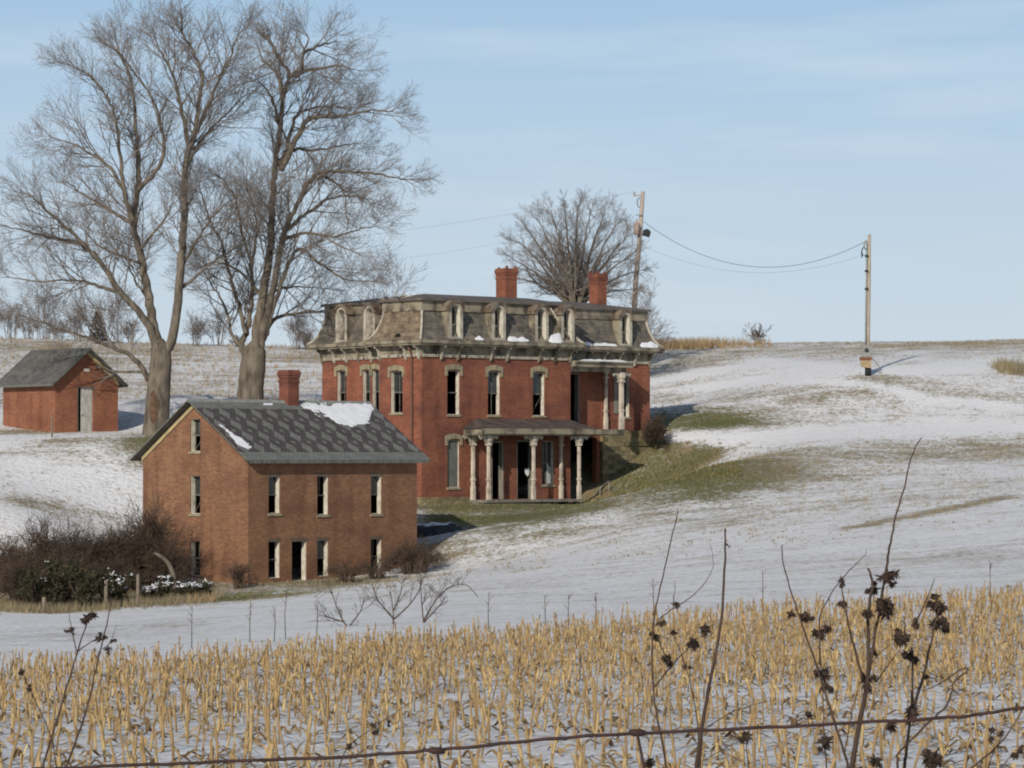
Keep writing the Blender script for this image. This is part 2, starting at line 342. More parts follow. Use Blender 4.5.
def gz(x, y): return float(Zs(np.array([x]), np.array([y]))[0])
_ts = np.arange(8, 330, 0.25)
def G(px, py):
    """where the ground is met for a place seen at px, py"""
    d = at(px, py, 1.0); hit = np.nonzero(d.z * _ts < Zs(d.x * _ts, d.y * _ts))[0]
    if len(hit) == 0: t = 232.0
    else: t = _ts[hit[0]]
    return Vector((d.x * t, d.y * t, gz(d.x * t, d.y * t)))

xs = np.concatenate([[-4000, -1500, -600, -300, -200, -150, -120], np.arange(-100, -56, 4), np.arange(-56, 56.1, 0.8), np.arange(60, 101, 4), [120, 150, 200, 300, 600, 1500, 4000]])
ys = np.concatenate([[-3000, -800, -200, -60, -20], np.arange(-12, 250.1, 0.8), np.arange(254, 300, 4), np.arange(310, 401, 15), [450, 600, 1000, 2000, 5000]])
XX, YY = np.meshgrid(xs, ys)
ZZ = Zs(XX, YY)
def soften(Z, n):
    for _ in range(n):
        Z = Z.copy(); Z[1:-1] = .25 * Z[:-2] + .5 * Z[1:-1] + .25 * Z[2:]; Z[:, 1:-1] = .25 * Z[:, :-2] + .5 * Z[:, 1:-1] + .25 * Z[:, 2:]
    return Z
ZZ = soften(ZZ, 5)
# small unevenness
rngn = np.random.RandomState(4)
def fbm(x, y, sc, seed, octv=4):
    o = np.zeros_like(x); a = 1; tot = 0
    for k in range(octv):
        rs = np.random.RandomState(seed + k * 7); n = 256
        g = rs.rand(n, n); fx = x / sc; fy = y / sc
        ix = np.floor(fx).astype(int); iy = np.floor(fy).astype(int); tx = fx - ix; ty = fy - iy
        tx = tx * tx * (3 - 2 * tx); ty = ty * ty * (3 - 2 * ty); ix %= n; iy %= n; jx = (ix + 1) % n; jy = (iy + 1) % n
        o += a * ((g[iy, ix] * (1 - tx) + g[iy, jx] * tx) * (1 - ty) + (g[jy, ix] * (1 - tx) + g[jy, jx] * tx) * ty); tot += a
        a *= 0.5; sc *= 0.5
    return o / tot
ZZ = ZZ + (fbm(XX, YY, 6.0, 11) - 0.5) * 0.22
# cover masks: how much dead grass pokes out of the snow, how green it is
blobs = []
def blob(px, py, rx, ry, amt, green=0.0):
    c = G(px, py); a = G(px, py + ry); b = G(px, py - ry)
    L_ = max((b - a).length / 2, 0.6)
    blobs.append((c.x, c.y, rx * c.y / F, L_, amt, green))
def lane(pts, wpx, amt, green=0.0, step=12):
    for (x0, y0), (x1, y1) in zip(pts[:-1], pts[1:]):
        n = max(1, int(abs(x1 - x0) / step))
        for i in range(n):
            t = i / n; blob(x0 + (x1 - x0) * t, y0 + (y1 - y0) * t, step * 1.3, wpx, amt, green)
for a in [(715, 424, 48, 8, 0.85, 1.0), (690, 418, 40, 7, 0.5, 0.9), (690, 478, 65, 10, 0.75, 0.85), (640, 478, 40, 12, 0.8, 0.75), (740, 468, 60, 12, 0.6, 0.5), (645, 455, 25, 12, 0.7, 0.3), (520, 516, 85, 6, 1.1, 0.9), (455, 520, 35, 5, 1.1, 1.0), (590, 506, 25, 4, 0.8, 0.8),
          (235, 598, 40, 4, 1.0, 0.9), (500, 506, 110, 5, 1.1, 0.6), (60, 592, 120, 14, 1.1, 0.35), (180, 590, 50, 8, 0.9, 0.4), (330, 583, 90, 4, 0.9, 0.4), (430, 562, 30, 6, 0.9, 0.3), (300, 594, 40, 3, 0.6, 0.7), (435, 545, 18, 5, 0.7, 0.4), (465, 552, 8, 3, 0.6, 0.2),
          (720, 360, 90, 10, 0.28, 0.05), (900, 348, 160, 5, 0.3, 0.0), (980, 344, 80, 3, 0.35, 0.0), (800, 398, 110, 18, 0.36, 0.15), (950, 392, 90, 9, 0.38, 0.1), (640, 370, 60, 14, 0.25, 0.0),
          (870, 455, 190, 9, 0.46, 0.2), (990, 447, 90, 8, 0.4, 0.15), (800, 474, 80, 12, 0.42, 0.2), (868, 376, 40, 5, 0.7, 0.1), (680, 392, 40, 8, 0.4, 0.1),
          (60, 452, 60, 5, 0.5, 0.2), (100, 440, 60, 4, 0.7, 0.25), (20, 432, 60, 3, 0.8, 0.1), (60, 510, 60, 7, 0.55, 0.3), (20, 500, 30, 6, 0.4, 0.2), (145, 438, 25, 8, 0.8, 0.6),
          (900, 500, 100, 8, 0.32, 0.0), (700, 525, 120, 10, 0.3, 0.0), (560, 535, 60, 6, 0.35, 0.1), (480, 585, 120, 6, 0.25, 0), (100, 632, 90, 6, 0.3, 0), (900, 560, 120, 8, 0.22, 0)]:
    blob(*a)
lane([(850, 528), (900, 518), (960, 505), (1024, 494)], 1.5, 0.6)
lane([(660, 436), (760, 439), (880, 432), (1024, 428)], 4, -0.75)
lane([(690, 388), (790, 378), (860, 383), (930, 400), (1024, 410)], 3, -0.6)
lane([(760, 360), (850, 372), (940, 368), (1024, 360)], 3, -0.5)
lane([(640, 385), (700, 372), (790, 362)], 3, -0.4)
GR = 0.22 + 0.12 * ((YY > 150) & (XX > -6)); GN = np.zeros_like(GR)
GR = GR + np.where((YY > 184) & (XX < -4), 0.30 + 0.10 * np.sin(YY * 1.6 + XX * 0.25) + 0.6 * (fbm(XX, YY, 7.0, 31) - .5), 0) + np.where((YY > 226), 0.14, 0)
GR = np.where((YY > 60) & (YY < 150), 0.27 + 0.3 * (fbm(XX, YY, 9.0, 77) - .5), GR); GR = np.where(YY < 66, 0.16, GR)
for bx, by, rx, ry, am, gn in blobs:
    e = np.exp(-(((XX - bx) / rx) ** 2 + ((YY - by) / ry) ** 2)); GR = GR + am * e; GN = np.maximum(GN, gn * np.sqrt(e) if gn > 0 else 0)
mp_ = at(421.5, 504, 172); c42, s42 = math.cos(R(42)), math.sin(R(42))              # thawed strip along the mansion's sunny foot
du_ = (XX - mp_.x) * c42 + (YY - mp_.y) * s42; dv_ = -(XX - mp_.x) * s42 + (YY - mp_.y) * c42
thaw = np.clip(1.15 - np.maximum(0, np.maximum(-dv_ - 3.2, np.maximum(-1.5 - du_, du_ - 19.0))) * .7, 0, 1) * (dv_ < 6) * (dv_ > -8)
GR = GR + thaw * .85; GN = np.maximum(GN, np.clip(thaw, 0, 1) * np.where(dv_ > -1.6, .3, .75))
GR = np.clip(GR, 0, 1.3); GN = np.clip(GN, 0, 1)

def ground_mat():
    m = bpy.data.materials.new('snowy_ground'); m.use_nodes = True
    n = m.node_tree.nodes; l = m.node_tree.links; b = n['Principled BSDF']
    b.inputs['Roughness'].default_value = 0.85; b.inputs['Specular IOR Level'].default_value = 0.15
    g = n.new('ShaderNodeNewGeometry')
    def N(scale, detail, rough=0.6, st=(1, 1, 1), dist=0.0):
        mp = n.new('ShaderNodeMapping'); mp.inputs['Scale'].default_value = st; l.new(g.outputs['Position'], mp.inputs[0])
        z = n.new('ShaderNodeTexNoise'); z.inputs['Scale'].default_value = scale; z.inputs['Detail'].default_value = detail; z.inputs['Roughness'].default_value = rough; z.inputs['Distortion'].default_value = dist
        l.new(mp.outputs[0], z.inputs['Vector']); return z.outputs[0]
    def M(op, a, b_=None):
        k = n.new('ShaderNodeMath'); k.operation = op
        for i, v in enumerate((a, b_)):
            if v is None: continue
            if isinstance(v, (int, float)): k.inputs[i].default_value = v
            else: l.new(v, k.inputs[i])
        return k.outputs[0]
    at1 = n.new('ShaderNodeAttribute'); at1.attribute_name = 'cover'
    sp = n.new('ShaderNodeSeparateColor'); l.new(at1.outputs['Color'], sp.inputs[0])
    cov, grn = sp.outputs[0], sp.outputs[1]
    n1 = N(3.2, 8, 0.74); n2 = N(0.35, 5, 0.6, (1, 1, 1), 0.4); n4 = N(0.9, 6, 0.7, (0.35, 1, 1))
    n5 = N(8.0, 4, 0.75, (0.7, 1, 1))
    nn = M('ADD', M('MULTIPLY', n1, 0.34), M('ADD', M('MULTIPLY', n2, 0.16), M('ADD', M('MULTIPLY', n4, 0.2), M('MULTIPLY', n5, 0.3))))
    v = M('ADD', M('MULTIPLY', cov, 0.6), M('MULTIPLY', M('SUBTRACT', nn, 0.5), 4.6))
    mr = n.new('ShaderNodeMapRange'); mr.interpolation_type = 'SMOOTHSTEP'; mr.inputs[1].default_value = 0.12; mr.inputs[2].default_value = 0.66
    l.new(v, mr.inputs[0])
    # colours
    sn = n.new('ShaderNodeMixRGB'); sn.inputs[1].default_value = (0.84, 0.835, 0.84, 1); sn.inputs[2].default_value = (0.70, 0.70, 0.71, 1)
    l.new(N(1.2, 6, 0.65, (0.5, 1, 1)), sn.inputs[0])
    tn = n.new('ShaderNodeMixRGB'); tn.inputs[1].default_value = (0.38, 0.315, 0.215, 1); tn.inputs[2].default_value = (0.21, 0.175, 0.12, 1)
    l.new(N(5.0, 4), tn.inputs[0])
    gn = n.new('ShaderNodeMixRGB'); gn.inputs[1].default_value = (0.05, 0.085, 0.018, 1); gn.inputs[2].default_value = (0.17, 0.145, 0.06, 1)
    l.new(N(1.6, 6, 0.7), gn.inputs[0])
    tg = n.new('ShaderNodeMixRGB'); l.new(grn, tg.inputs[0]); l.new(tn.outputs[0], tg.inputs[1]); l.new(gn.outputs[0], tg.inputs[2])
    fm = n.new('ShaderNodeMixRGB'); l.new(mr.outputs[0], fm.inputs[0]); l.new(sn.outputs[0], fm.inputs[1])
    vr = n.new('ShaderNodeMapRange'); vr.inputs[1].default_value = 0.35; vr.inputs[2].default_value = 0.65; vr.inputs[3].default_value = 0.5; vr.inputs[4].default_value = 1.5; l.new(N(7.0, 6, 0.75, (1, 1, 1)), vr.inputs[0])
    tv = n.new('ShaderNodeMixRGB'); tv.blend_type = 'MULTIPLY'; tv.inputs[0].default_value = 1; l.new(tg.outputs[0], tv.inputs[1]); l.new(vr.outputs[0], tv.inputs[2]); l.new(tv.outputs[0], fm.inputs[2])
    l.new(fm.outputs[0], b.inputs['Base Color'])
    bp = n.new('ShaderNodeBump'); bp.inputs['Strength'].default_value = 0.8; bp.inputs['Distance'].default_value = 0.2
    l.new(N(3.0, 8, 0.65), bp.inputs['Height']); l.new(bp.outputs[0], b.inputs['Normal'])
    return m
ny, nx = XX.shape
verts = np.stack([XX.ravel(), YY.ravel(), ZZ.ravel()], 1)
idx = np.arange(ny * nx).reshape(ny, nx)
faces = np.stack([idx[:-1, :-1].ravel(), idx[:-1, 1:].ravel(), idx[1:, 1:].ravel(), idx[1:, :-1].ravel()], 1)
me = bpy.data.meshes.new('ground'); me.from_pydata(verts.tolist(), [], faces.tolist())
me.polygons.foreach_set('use_smooth', [True] * len(me.polygons))
ca = me.attributes.new('cover', 'FLOAT_COLOR', 'POINT')
ca.data.foreach_set('color', np.stack([GR.ravel(), GN.ravel(), np.zeros(ny * nx), np.ones(ny * nx)], 1).astype(np.float32).ravel())
me.materials.append(ground_mat()); ground = bpy.data.objects.new('ground', me); COL.objects.link(ground); ground['kind'] = 'structure'
ground['label'] = 'snow covered hillside and field with dead grass showing through'
# exact lookup on the sheet that was built
def gzs(x, y):
    i = np.clip(np.searchsorted(xs, x) - 1, 0, nx - 2); j = np.clip(np.searchsorted(ys, y) - 1, 0, ny - 2)
    tx = (x - xs[i]) / (xs[i + 1] - xs[i]); ty = (y - ys[j]) / (ys[j + 1] - ys[j])
    return (ZZ[j, i] * (1 - tx) + ZZ[j, i + 1] * tx) * (1 - ty) + (ZZ[j + 1, i] * (1 - tx) + ZZ[j + 1, i + 1] * tx) * ty
def gz(x, y): return float(gzs(np.array([x]), np.array([y]))[0])
def cover_at(x, y):
    i = np.clip(np.searchsorted(xs, x) - 1, 0, nx - 2); j = np.clip(np.searchsorted(ys, y) - 1, 0, ny - 2)
    return GR[j, i], GN[j, i]

# ------------------------------------------------------------------ wall with openings
def clip(poly, planes):
    for a, b, c in planes:
        out_ = []
        for i in range(len(poly)):
            p, q = poly[i], poly[(i + 1) % len(poly)]
            dp, dq = a * p[0] + b * p[1] - c, a * q[0] + b * q[1] - c
            if dp <= 1e-9: out_.append(p)
            if (dp < -1e-9 and dq > 1e-9) or (dp > 1e-9 and dq < -1e-9):
                t = dp / (dp - dq); out_.append((p[0] + (q[0] - p[0]) * t, p[1] + (q[1] - p[1]) * t))
        poly = out_
        if len(poly) < 3: return []
    return poly
def wall(mb, o, d, inn, width, z0, z1, holes=(), depth=0.34, planes=(), mi=0, rmi=None):
    """skin of a wall: o origin, d unit run, inn unit inward; holes (s0, s1, z0, z1) get reveals"""
    o = Vector(o); d = Vector(d); inn = Vector(inn); rmi = mi if rmi is None else rmi
    P = lambda s_, z, k=0.0: o + d * s_ + inn * k + Vector((0, 0, z))
    S = sorted(set([0, width] + [h[0] for h in holes] + [h[1] for h in holes])); Zz = sorted(set([z0, z1] + [h[2] for h in holes] + [h[3] for h in holes]))
    for i in range(len(S) - 1):
        for j in range(len(Zz) - 1):
            cs, cz = (S[i] + S[i + 1]) / 2, (Zz[j] + Zz[j + 1]) / 2
            if any(h[0] < cs < h[1] and h[2] < cz < h[3] for h in holes): continue
            pl = [(S[i], Zz[j]), (S[i + 1], Zz[j]), (S[i + 1], Zz[j + 1]), (S[i], Zz[j + 1])]
            pl = clip(pl, planes) if planes else pl
            if len(pl) >= 3: mb.poly([P(a, b) for a, b in pl], mi)
    for s0, s1, a, b in holes:
        for q in (((s0, a), (s0, b)), ((s1, b), (s1, a)), ((s0, b), (s1, b)), ((s1, a), (s0, a))):
            (sa, za), (sb, zb) = q
            mb.poly([P(sa, za), P(sb, zb), P(sb, zb, depth), P(sa, za, depth)], rmi)

class Face:
    """a wall plane of a building: local origin, run and outward direction"""
    def __init__(s, o, d, outw): s.o = Vector(o); s.d = Vector(d); s.n = Vector(outw)
    def mtx(s):
        return Matrix(((s.d.x, -s.n.x, 0, s.o.x), (s.d.y, -s.n.y, 0, s.o.y), (0, 0, 1, s.o.z), (0, 0, 0, 1)))
    # in mtx space: x run, y inward, z up

def window_unit(root, fc, s0, s1, z0, z1, depth=0.3, style='sash', sill=True, head=None, seed=0, fm=None, jamb=0.028, name='window', label=None):
    """frame lining the reveal, sashes, sill and head as one window part with sub-parts"""
    rg = random.Random(seed); m = fc.mtx(); fm = fm or M_frame; e = 0.003
    mb = MB(); t = jamb
    mb.box(s0 + e, s0 + t, 0.05, depth, z0 + e, z1 - e, 0, m); mb.box(s1 - t, s1 - e, 0.05, depth, z0 + e, z1 - e, 0, m)
    mb.box(s0 + t + e, s1 - t - e, 0.06, depth, z1 - t, z1 - e, 0, m); mb.box(s0 + t + e, s1 - t - e, 0.06, depth, z0 + e, z0 + t, 0, m)
    wn = mb.build(name, fm, root)
    if label: wn['label'] = label
    zm = (z0 + z1) / 2
    if style in ('sash', 'broken', 'glazed'):
        sb = MB(); y0, y1 = depth - 0.09, depth - 0.05
        sb.box(s0 + t, s1 - t, y0, y1, zm - 0.03, zm + 0.03, 0, m)
        if style != 'broken' or rg.random() < 0.5:
            sb.box((s0 + s1) / 2 - 0.014, (s0 + s1) / 2 + 0.014, y0, y1, zm + 0.03, z1 - t, 0, m)
        sb.box(s0 + t, s0 + t + 0.04, y0 + 0.002, y1, z0 + t, z1 - t, 0, m)
        if style == 'broken':
            a = m @ Vector((s0 + 0.1, y0, z0 + 0.1)); b = m @ Vector((s1 - 0.1, y0, zm - 0.1))
            if rg.random() < 0.6: sb.tube([a, b], [0.018, 0.018], 4)
        else:
            sb.box((s0 + s1) / 2 - 0.012, (s0 + s1) / 2 + 0.012, y0, y1, z0 + t, zm - 0.03, 0, m)
        sb.build('sash', M_sash, wn)
        if style != 'glazed' and rg.random() < .6:
            gb = MB(); gb.box(s0 + t, s1 - t, depth - 0.048, depth - 0.04, zm + 0.03, z1 - t, 0, m); gb.build('pane', M_glass, wn)
        if style == 'glazed':
            gb = MB(); gb.box(s0 + t, s1 - t, depth - 0.048, depth - 0.04, z0 + t, z1 - t, 0, m); gb.build('pane', M_glass, wn)
    if style == 'boarded':
        bb = MB(); n = 4; wdt = (s1 - s0 - 2 * t) / n
        for k in range(n): bb.box(s0 + t + k * wdt + 0.004, s0 + t + (k + 1) * wdt - 0.004, 0.10 + 0.01 * (k % 2), 0.14, z0 + t, z1 - t, 0, m)
        bb.build('boarding', M_board, wn)
    if sill:
        sb = MB(); sb.box(s0 - 0.07, s1 + 0.07, -0.06, 0.1, z0 - 0.11, z0 - e, 0, m); sb.build('sill', M_hood, wn)
    if head == 'lintel':
        sb = MB(); sb.box(s0 - 0.08, s1 + 0.08, -0.012, 0.05, z1 + e, z1 + 0.13, 0, m); sb.build('lintel', M_lintel, wn)
    if head == 'hood':
        sb = MB(); wv = s1 - s0; c = (s0 + s1) / 2; hw = wv / 2 + 0.17; prof = []
        N_ = 8
        for k in range(N_ + 1):
            a = -1 + 2 * k / N_; prof.append((c + a * hw, z1 + 0.22 + 0.12 * (1 - a * a)))
        prof += [(c + hw, z1 - 0.3), (c + hw - 0.15, z1 - 0.3), (c + hw - 0.15, z1 + 0.005)]
        for k in range(1, 6):
            a = 1 - 2 * k / 6; prof.append((c + a * (hw - 0.15), z1 + 0.005 + 0.06 * (1 - a * a)))
        prof += [(c - hw + 0.15, z1 + 0.005), (c - hw + 0.15, z1 - 0.3), (c - hw, z1 - 0.3)]
        sb.prism(prof, lambda a, b, q: m @ Vector((a, q, b)), -0.07, 0.04)
        sb.box(c - 0.08, c + 0.08, -0.1, -0.07, z1 + 0.06, z1 + 0.36, 0, m)
        sb.build('window_hood', M_hood, wn)
    return wn

def roof_slab(mb, e0, e1, r0, r1, th, mi=0, umi=None):
    """slab between eave line e0-e1 and ridge line r0-r1 (top surface), thickness straight down"""
    dn = Vector((0, 0, -th)); a, b, c, d = map(Vector, (e0, e1, r1, r0)); umi = mi if umi is None else umi
    mb.poly([a, b, c, d], mi); mb.poly([d + dn, c + dn, b + dn, a + dn], umi)
    mb.poly([a + dn, b + dn, b, a], umi); mb.poly([b + dn, c + dn, c, b], umi); mb.poly([d + dn, a + dn, a, d], umi); mb.poly([c + dn, d + dn, d, c], umi)

def chimney_mb(cx, cy, w, z0, z1, steps=True):
    mb = MB(); h = w / 2
    mb.box(cx - h, cx + h, cy - h, cy + h, z0, z1 - 0.62)
    for k, (dz0, dz1, g) in enumerate([(0.62, 0.5, 0.025), (0.5, 0.38, 0.0), (0.38, 0.26, 0.035), (0.26, 0.08, 0.065), (0.08, 0.0, 0.03)]):
        mb.box(cx - h - g, cx + h + g, cy - h - g, cy + h + g, z1 - dz0 + 0.001 * k, z1 - dz1)
    return mb

# ================================================================== SMALL BRICK HOUSE
TH1 = R(45.5)
P1 = at(248, 584, 146); U1 = Vector((math.cos(TH1), math.sin(TH1), 0)); V1 = Vector((-math.sin(TH1), math.cos(TH1), 0))
h1 = thing('brick_house', 'small brown brick house with lozenge patterned slate roof and empty windows', 'house', P1, TH1)
LEN1 = along(P1, U1, 417); WID1 = along(P1, V1, 143)
def zh(py, Y): return (455 - py) / F * Y - P1.z
EAVE1 = zh(461, 146) + 0.14                       # wall top under eave
OV = 0.45; half = WID1 / 2
slope = (zh(400, 150) - zh(459.5, 146)) / (half + OV)
def s_u(px): return along(P1, U1, px)
def s_v(px): return along(P1, V1, px)
front = Face((0, 0, 0), (1, 0, 0), (0, -1, 0)); gab = Face((0, WID1, 0), (0, -1, 0), (-1, 0, 0))
ww = 0.70
fh = []
for px in (274.5, 323, 376.5):
    Y = P1.y + U1.y * s_u(px); c = s_u(px)
    fh.append((c - ww / 2, c + ww / 2, zh(514, 146) * 1.0 if px < 300 else zh(514.5, 150), zh(476, 148)))
gfh = []
for px in (274.5, 323, 376.5):
    c = s_u(px); Y = P1.y + U1.y * c
    gfh.append((c - ww / 2, c + ww / 2, zh(576.5, 149), zh(540, 149)))
c = s_u(299.5); door1 = (c - 0.46, c + 0.46, zh(582, 149.5), zh(540, 149.5))
gw = []
for (ya, yb) in ((451.5, 419), (514, 476), (576, 541)):
    c = WID1 - s_v(195.5); gw.append((c - ww / 2, c + ww / 2, zh(ya, 148.3), zh(yb, 148.3)))
Zb = -1.3; mb = MB()
top_w = EAVE1
wall(mb, front.o, front.d, -front.n, LEN1, Zb, top_w, fh + gfh + [door1])
ridge_h = top_w + slope * half
planes = [(-slope, 1, top_w), (slope, 1, top_w + slope * WID1)]
wall(mb, gab.o, gab.d, -gab.n, WID1, Zb, ridge_h, gw, planes=planes)
wall(mb, (LEN1, 0, 0), (0, 1, 0), (-1, 0, 0), WID1, Zb, ridge_h, [], planes=planes)
wall(mb, (LEN1, WID1, 0), (-1, 0, 0), (0, -1, 0), LEN1, Zb, top_w, [])
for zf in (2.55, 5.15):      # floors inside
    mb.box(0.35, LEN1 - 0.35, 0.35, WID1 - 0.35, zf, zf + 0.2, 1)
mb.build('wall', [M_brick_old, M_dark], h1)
for i, hl in enumerate(fh): window_unit(h1, front, *hl, style='broken', head='lintel', seed=i, depth=0.33)
for i, hl in enumerate(gfh): window_unit(h1, front, *hl, style='broken', sill=False, head='lintel', seed=i + 5, depth=0.33)
for i, hl in enumerate(gw): window_unit(h1, gab, *hl, style='broken', sill=i < 2, head=None, seed=i + 9, depth=0.33)
mb = MB(); m = front.mtx(); s0, s1, a, b = door1
mb.box(s0 + .003, s0 + .03, 0.06, .33, a, b - .003, 0, m); mb.box(s1 - .03, s1 - .003, 0.05, .33, a, b - .003, 0, m); mb.box(s0 + .033, s1 - .033, 0.07, .33, b - .03, b - .003, 0, m)
dr = mb.build('doorway', M_frame, h1)
mb = MB(); mb.box(s0 - .1, s1 + .1, -.012, .05, b + .003, b + .14, 0, m); mb.build('lintel', M_lintel, dr)
# roof
mb = MB(); zt = top_w + 0.22; x0, x1 = -OV, LEN1 + OV
def rz(v): return zt + slope * (v if v <= half else WID1 - v)
roof_slab(mb, (x0, -OV, rz(-OV)), (x1, -OV, rz(-OV)), (x0, half, rz(half)), (x1, half, rz(half)), 0.075, 0, 1)
roof_slab(mb, (x1, WID1 + OV, rz(WID1 + OV)), (x0, WID1 + OV, rz(WID1 + OV)), (x1, half, rz(half)), (x0, half, rz(half)), 0.075, 0, 1)
rf1 = mb.build('roof', [M_diamond, M_board], h1)
uvd = rf1.data.uv_layers[0].data                      # slates counted from the eave up
off = min(d.uv[1] for d in [uvd[i] for i in rf1.data.polygons[0].loop_indices])
for pi in (0, 6):
    lo = min(uvd[i].uv[1] for i in rf1.data.polygons[pi].loop_indices)
    for i in rf1.data.polygons[pi].loop_indices: uvd[i].uv[1] -= lo
mb = MB()                                              # ridge cap
mb.prism([(-0.16, -0.1), (0, 0.035), (0.16, -0.1), (0.16, -0.13), (-0.16, -0.13)], lambda a, b, q: (q, half + a, rz(half) + 0.012 + b * (slope / 0.66)), x0 + 0.005, x1 - 0.005)
mb.build('ridge_cap', M_metal, rf1)
mb = MB()                                              # pale boards under the verge of the gable
for sgn in (0, 1):
    v0, v1 = (-0.02, half) if sgn == 0 else (WID1 + 0.02, half)
    a = Vector((-0.03, v0, rz(v0) - 0.36)); b = Vector((-0.03, v1, rz(v1) - 0.36)); up = Vector((0, 0, 0.22)); th = Vector((-0.03, 0, 0))
    mb.poly([a, b, b + up, a + up]); mb.poly([a + th, a + th + up, b + th + up, b + th]); mb.poly([a, a + th, b + th, b]); mb.poly([a + up, b + up, b + up + th, a + up + th])
mb.build('verge_board', M_yellow, h1)
mb = MB(); mb.box(-0.3, LEN1 + 0.3, -OV + 0.01, -OV + 0.035, rz(-OV) - 0.17, rz(-OV) - 0.08); mb.build('fascia', M_board, h1)
cu = along(P1 + V1 * half, U1, 289); ctop = zh(370, P1.y + V1.y * half + U1.y * cu)
chimney_mb(cu, half, 0.68, ridge_h - 0.8, ctop).build('chimney', M_brick_red, h1)

# snow left on the roof
def roof_snow(name, poly, seed, label, cell=0.08, th=0.035, edge=0.5):
    """thin ragged slab of snow lying on the front slope; poly in (u, distance up the slope) coordinates"""
    rs = random.Random(seed); mb = MB(); sl = math.sqrt(1 + slope * slope)
    us = [p[0] for p in poly]; vs = [p[1] for p in poly]
    def inside(u, v):
        c = False; n = len(poly)
        for i in range(n):
            (x1_, y1_), (x2_, y2_) = poly[i], poly[i - 1]
            if (y1_ > v) != (y2_ > v) and u < (x2_ - x1_) * (v - y1_) / (y2_ - y1_) + x1_: c = not c
        return c
    cells = set(); nu = int((max(us) - min(us)) / cell) + 2; nv = int((max(vs) - min(vs)) / cell) + 2
    for i in range(nu):
        for j in range(nv):
            u = min(us) + i * cell; v = min(vs) + j * cell
            k = mnoise.noise(Vector((u * 1.6, v * 1.6, seed))) * edge + mnoise.noise(Vector((u * 5, v * 5, seed + 3))) * edge * 0.6
            if inside(u + k, v + k * 0.8): cells.add((i, j))
    def top(i, j):
        h = th * (0.75 + 0.5 * mnoise.noise(Vector((i * 0.15, j * 0.15, seed))))
        nbr = sum((i + a, j + b) in cells for a in (-1, 0) for b in (-1, 0))
        if nbr < 4: h *= 0.35
        u = min(us) + i * cell; v = min(vs) + j * cell
        return Vector((u, -OV + v / sl, rz(-OV) + slope * v / sl + h))
    def bot(i, j):
        u = min(us) + i * cell; v = min(vs) + j * cell
        return Vector((u, -OV + v / sl, rz(-OV) + slope * v / sl + 0.004))
    for (i, j) in cells:
        mb.poly([top(i, j), top(i + 1, j), top(i + 1, j + 1), top(i, j + 1)], 0, True)
        for (di, dj, a, b) in ((-1, 0, (i, j + 1), (i, j)), (1, 0, (i + 1, j), (i + 1, j + 1)), (0, -1, (i, j), (i + 1, j)), (0, 1, (i + 1, j + 1), (i, j + 1))):
            if (i + di, j + dj) not in cells: mb.poly([bot(*a), bot(*b), top(*b), top(*a)], 0)
    o = mb.build(name, M_snow, None, P1); o.rotation_euler = (0, 0, TH1)
    return tag(o, label, 'snow patch', None, 'stuff')
sl_len = (half + OV) * math.sqrt(1 + slope * slope)
def uv_on_roof(px, py):
    """place on the front slope seen at px, py"""
    d = at(px, py, 1.0); n = Vector((0, -slope, 1)); q0 = Vector((0, -OV, rz(-OV)))
    nW = Vector((n.x * U1.x + n.y * V1.x, n.x * U1.y + n.y * V1.y, n.z)); qW = P1 + U1 * q0.x + V1 * q0.y + Vector((0, 0, q0.z))
    t = qW.dot(nW) / d.dot(nW); p = d * t - P1
    return (p.dot(U1), (p.dot(V1) + OV) * math.sqrt(1 + slope * slope))
pl = [uv_on_roof(*q) for q in ((299, 403.5), (371, 403.5), (373, 410), (370, 415), (369, 424), (352, 427), (340, 425), (325, 416), (310, 409))]
roof_snow('roof_snow', pl, 3, 'wide white snow patch below the ridge of the small brick house roof')
pl = [uv_on_roof(*q) for q in ((219, 424), (224, 427), (252, 448), (247, 450), (236, 443))]
roof_snow('roof_snow', pl, 8, 'narrow snow streak low on the left edge of the small brick house roof', edge=0.15)
pl = [uv_on_roof(*q) for q in ((262, 404.5), (273, 404), (272, 406), (264, 406))]
roof_snow('roof_snow', pl, 12, 'tiny snow fleck near the ridge left of the small brick house chimney', edge=0.1)

# ================================================================== MANSION
TH2 = R(42)
P2 = at(421.5, 504, 172); U2 = Vector((math.cos(TH2), math.sin(TH2), 0)); V2 = Vector((-math.sin(TH2), math.cos(TH2), 0))
mh = thing('brick_mansion', 'derelict red brick mansion with slate mansard roof, dormers and sagging porches', 'mansion', P2, TH2)
def m_u(px, v=0.0): return along(P2 + V2 * v, U2, px)
def m_v(px, u=0.0): return along(P2 + U2 * u, V2, px)
def zm(py, u=0.0, v=0.0): return (455 - py) / F * (P2.y + U2.y * u + V2.y * v) - P2.z
MW = m_u(570.5); SB = 1.4; ML = m_v(379.5)               # main front, wing set back, main side depth
RU = 0.5; RV = m_v(322, RU)                               # rear part set in by RU, reaching back to RV
WU = m_u(650, SB)                                         # far end of the wing
WZ = zm(345, 0, 0)                                        # top of wall under the cornice
DK = zm(429.5, MW, 0)                                     # level of the upper porch floor
fr2 = Face((0, 0, 0), (1, 0, 0), (0, -1, 0)); sd2 = Face((0, ML, 0), (0, -1, 0), (-1, 0, 0))
rr2 = Face((RU, RV, 0), (0, -1, 0), (-1, 0, 0)); wg2 = Face((MW, SB, 0), (1, 0, 0), (0, -1, 0))
zu0, zu1 = zm(415, 4, 0), zm(371, 4, 0); zl0, zl1 = zm(487.5, 3), zm(440, 3)
uh = [(m_u(px) - 0.45, m_u(px) + 0.45, zu0, zu1) for px in (453.5, 494, 538.8)]
lo_board = (m_u(453.5) - 0.43, m_u(453.5) + 0.43, zl0, zl1)
FLr = zm(499, 6)
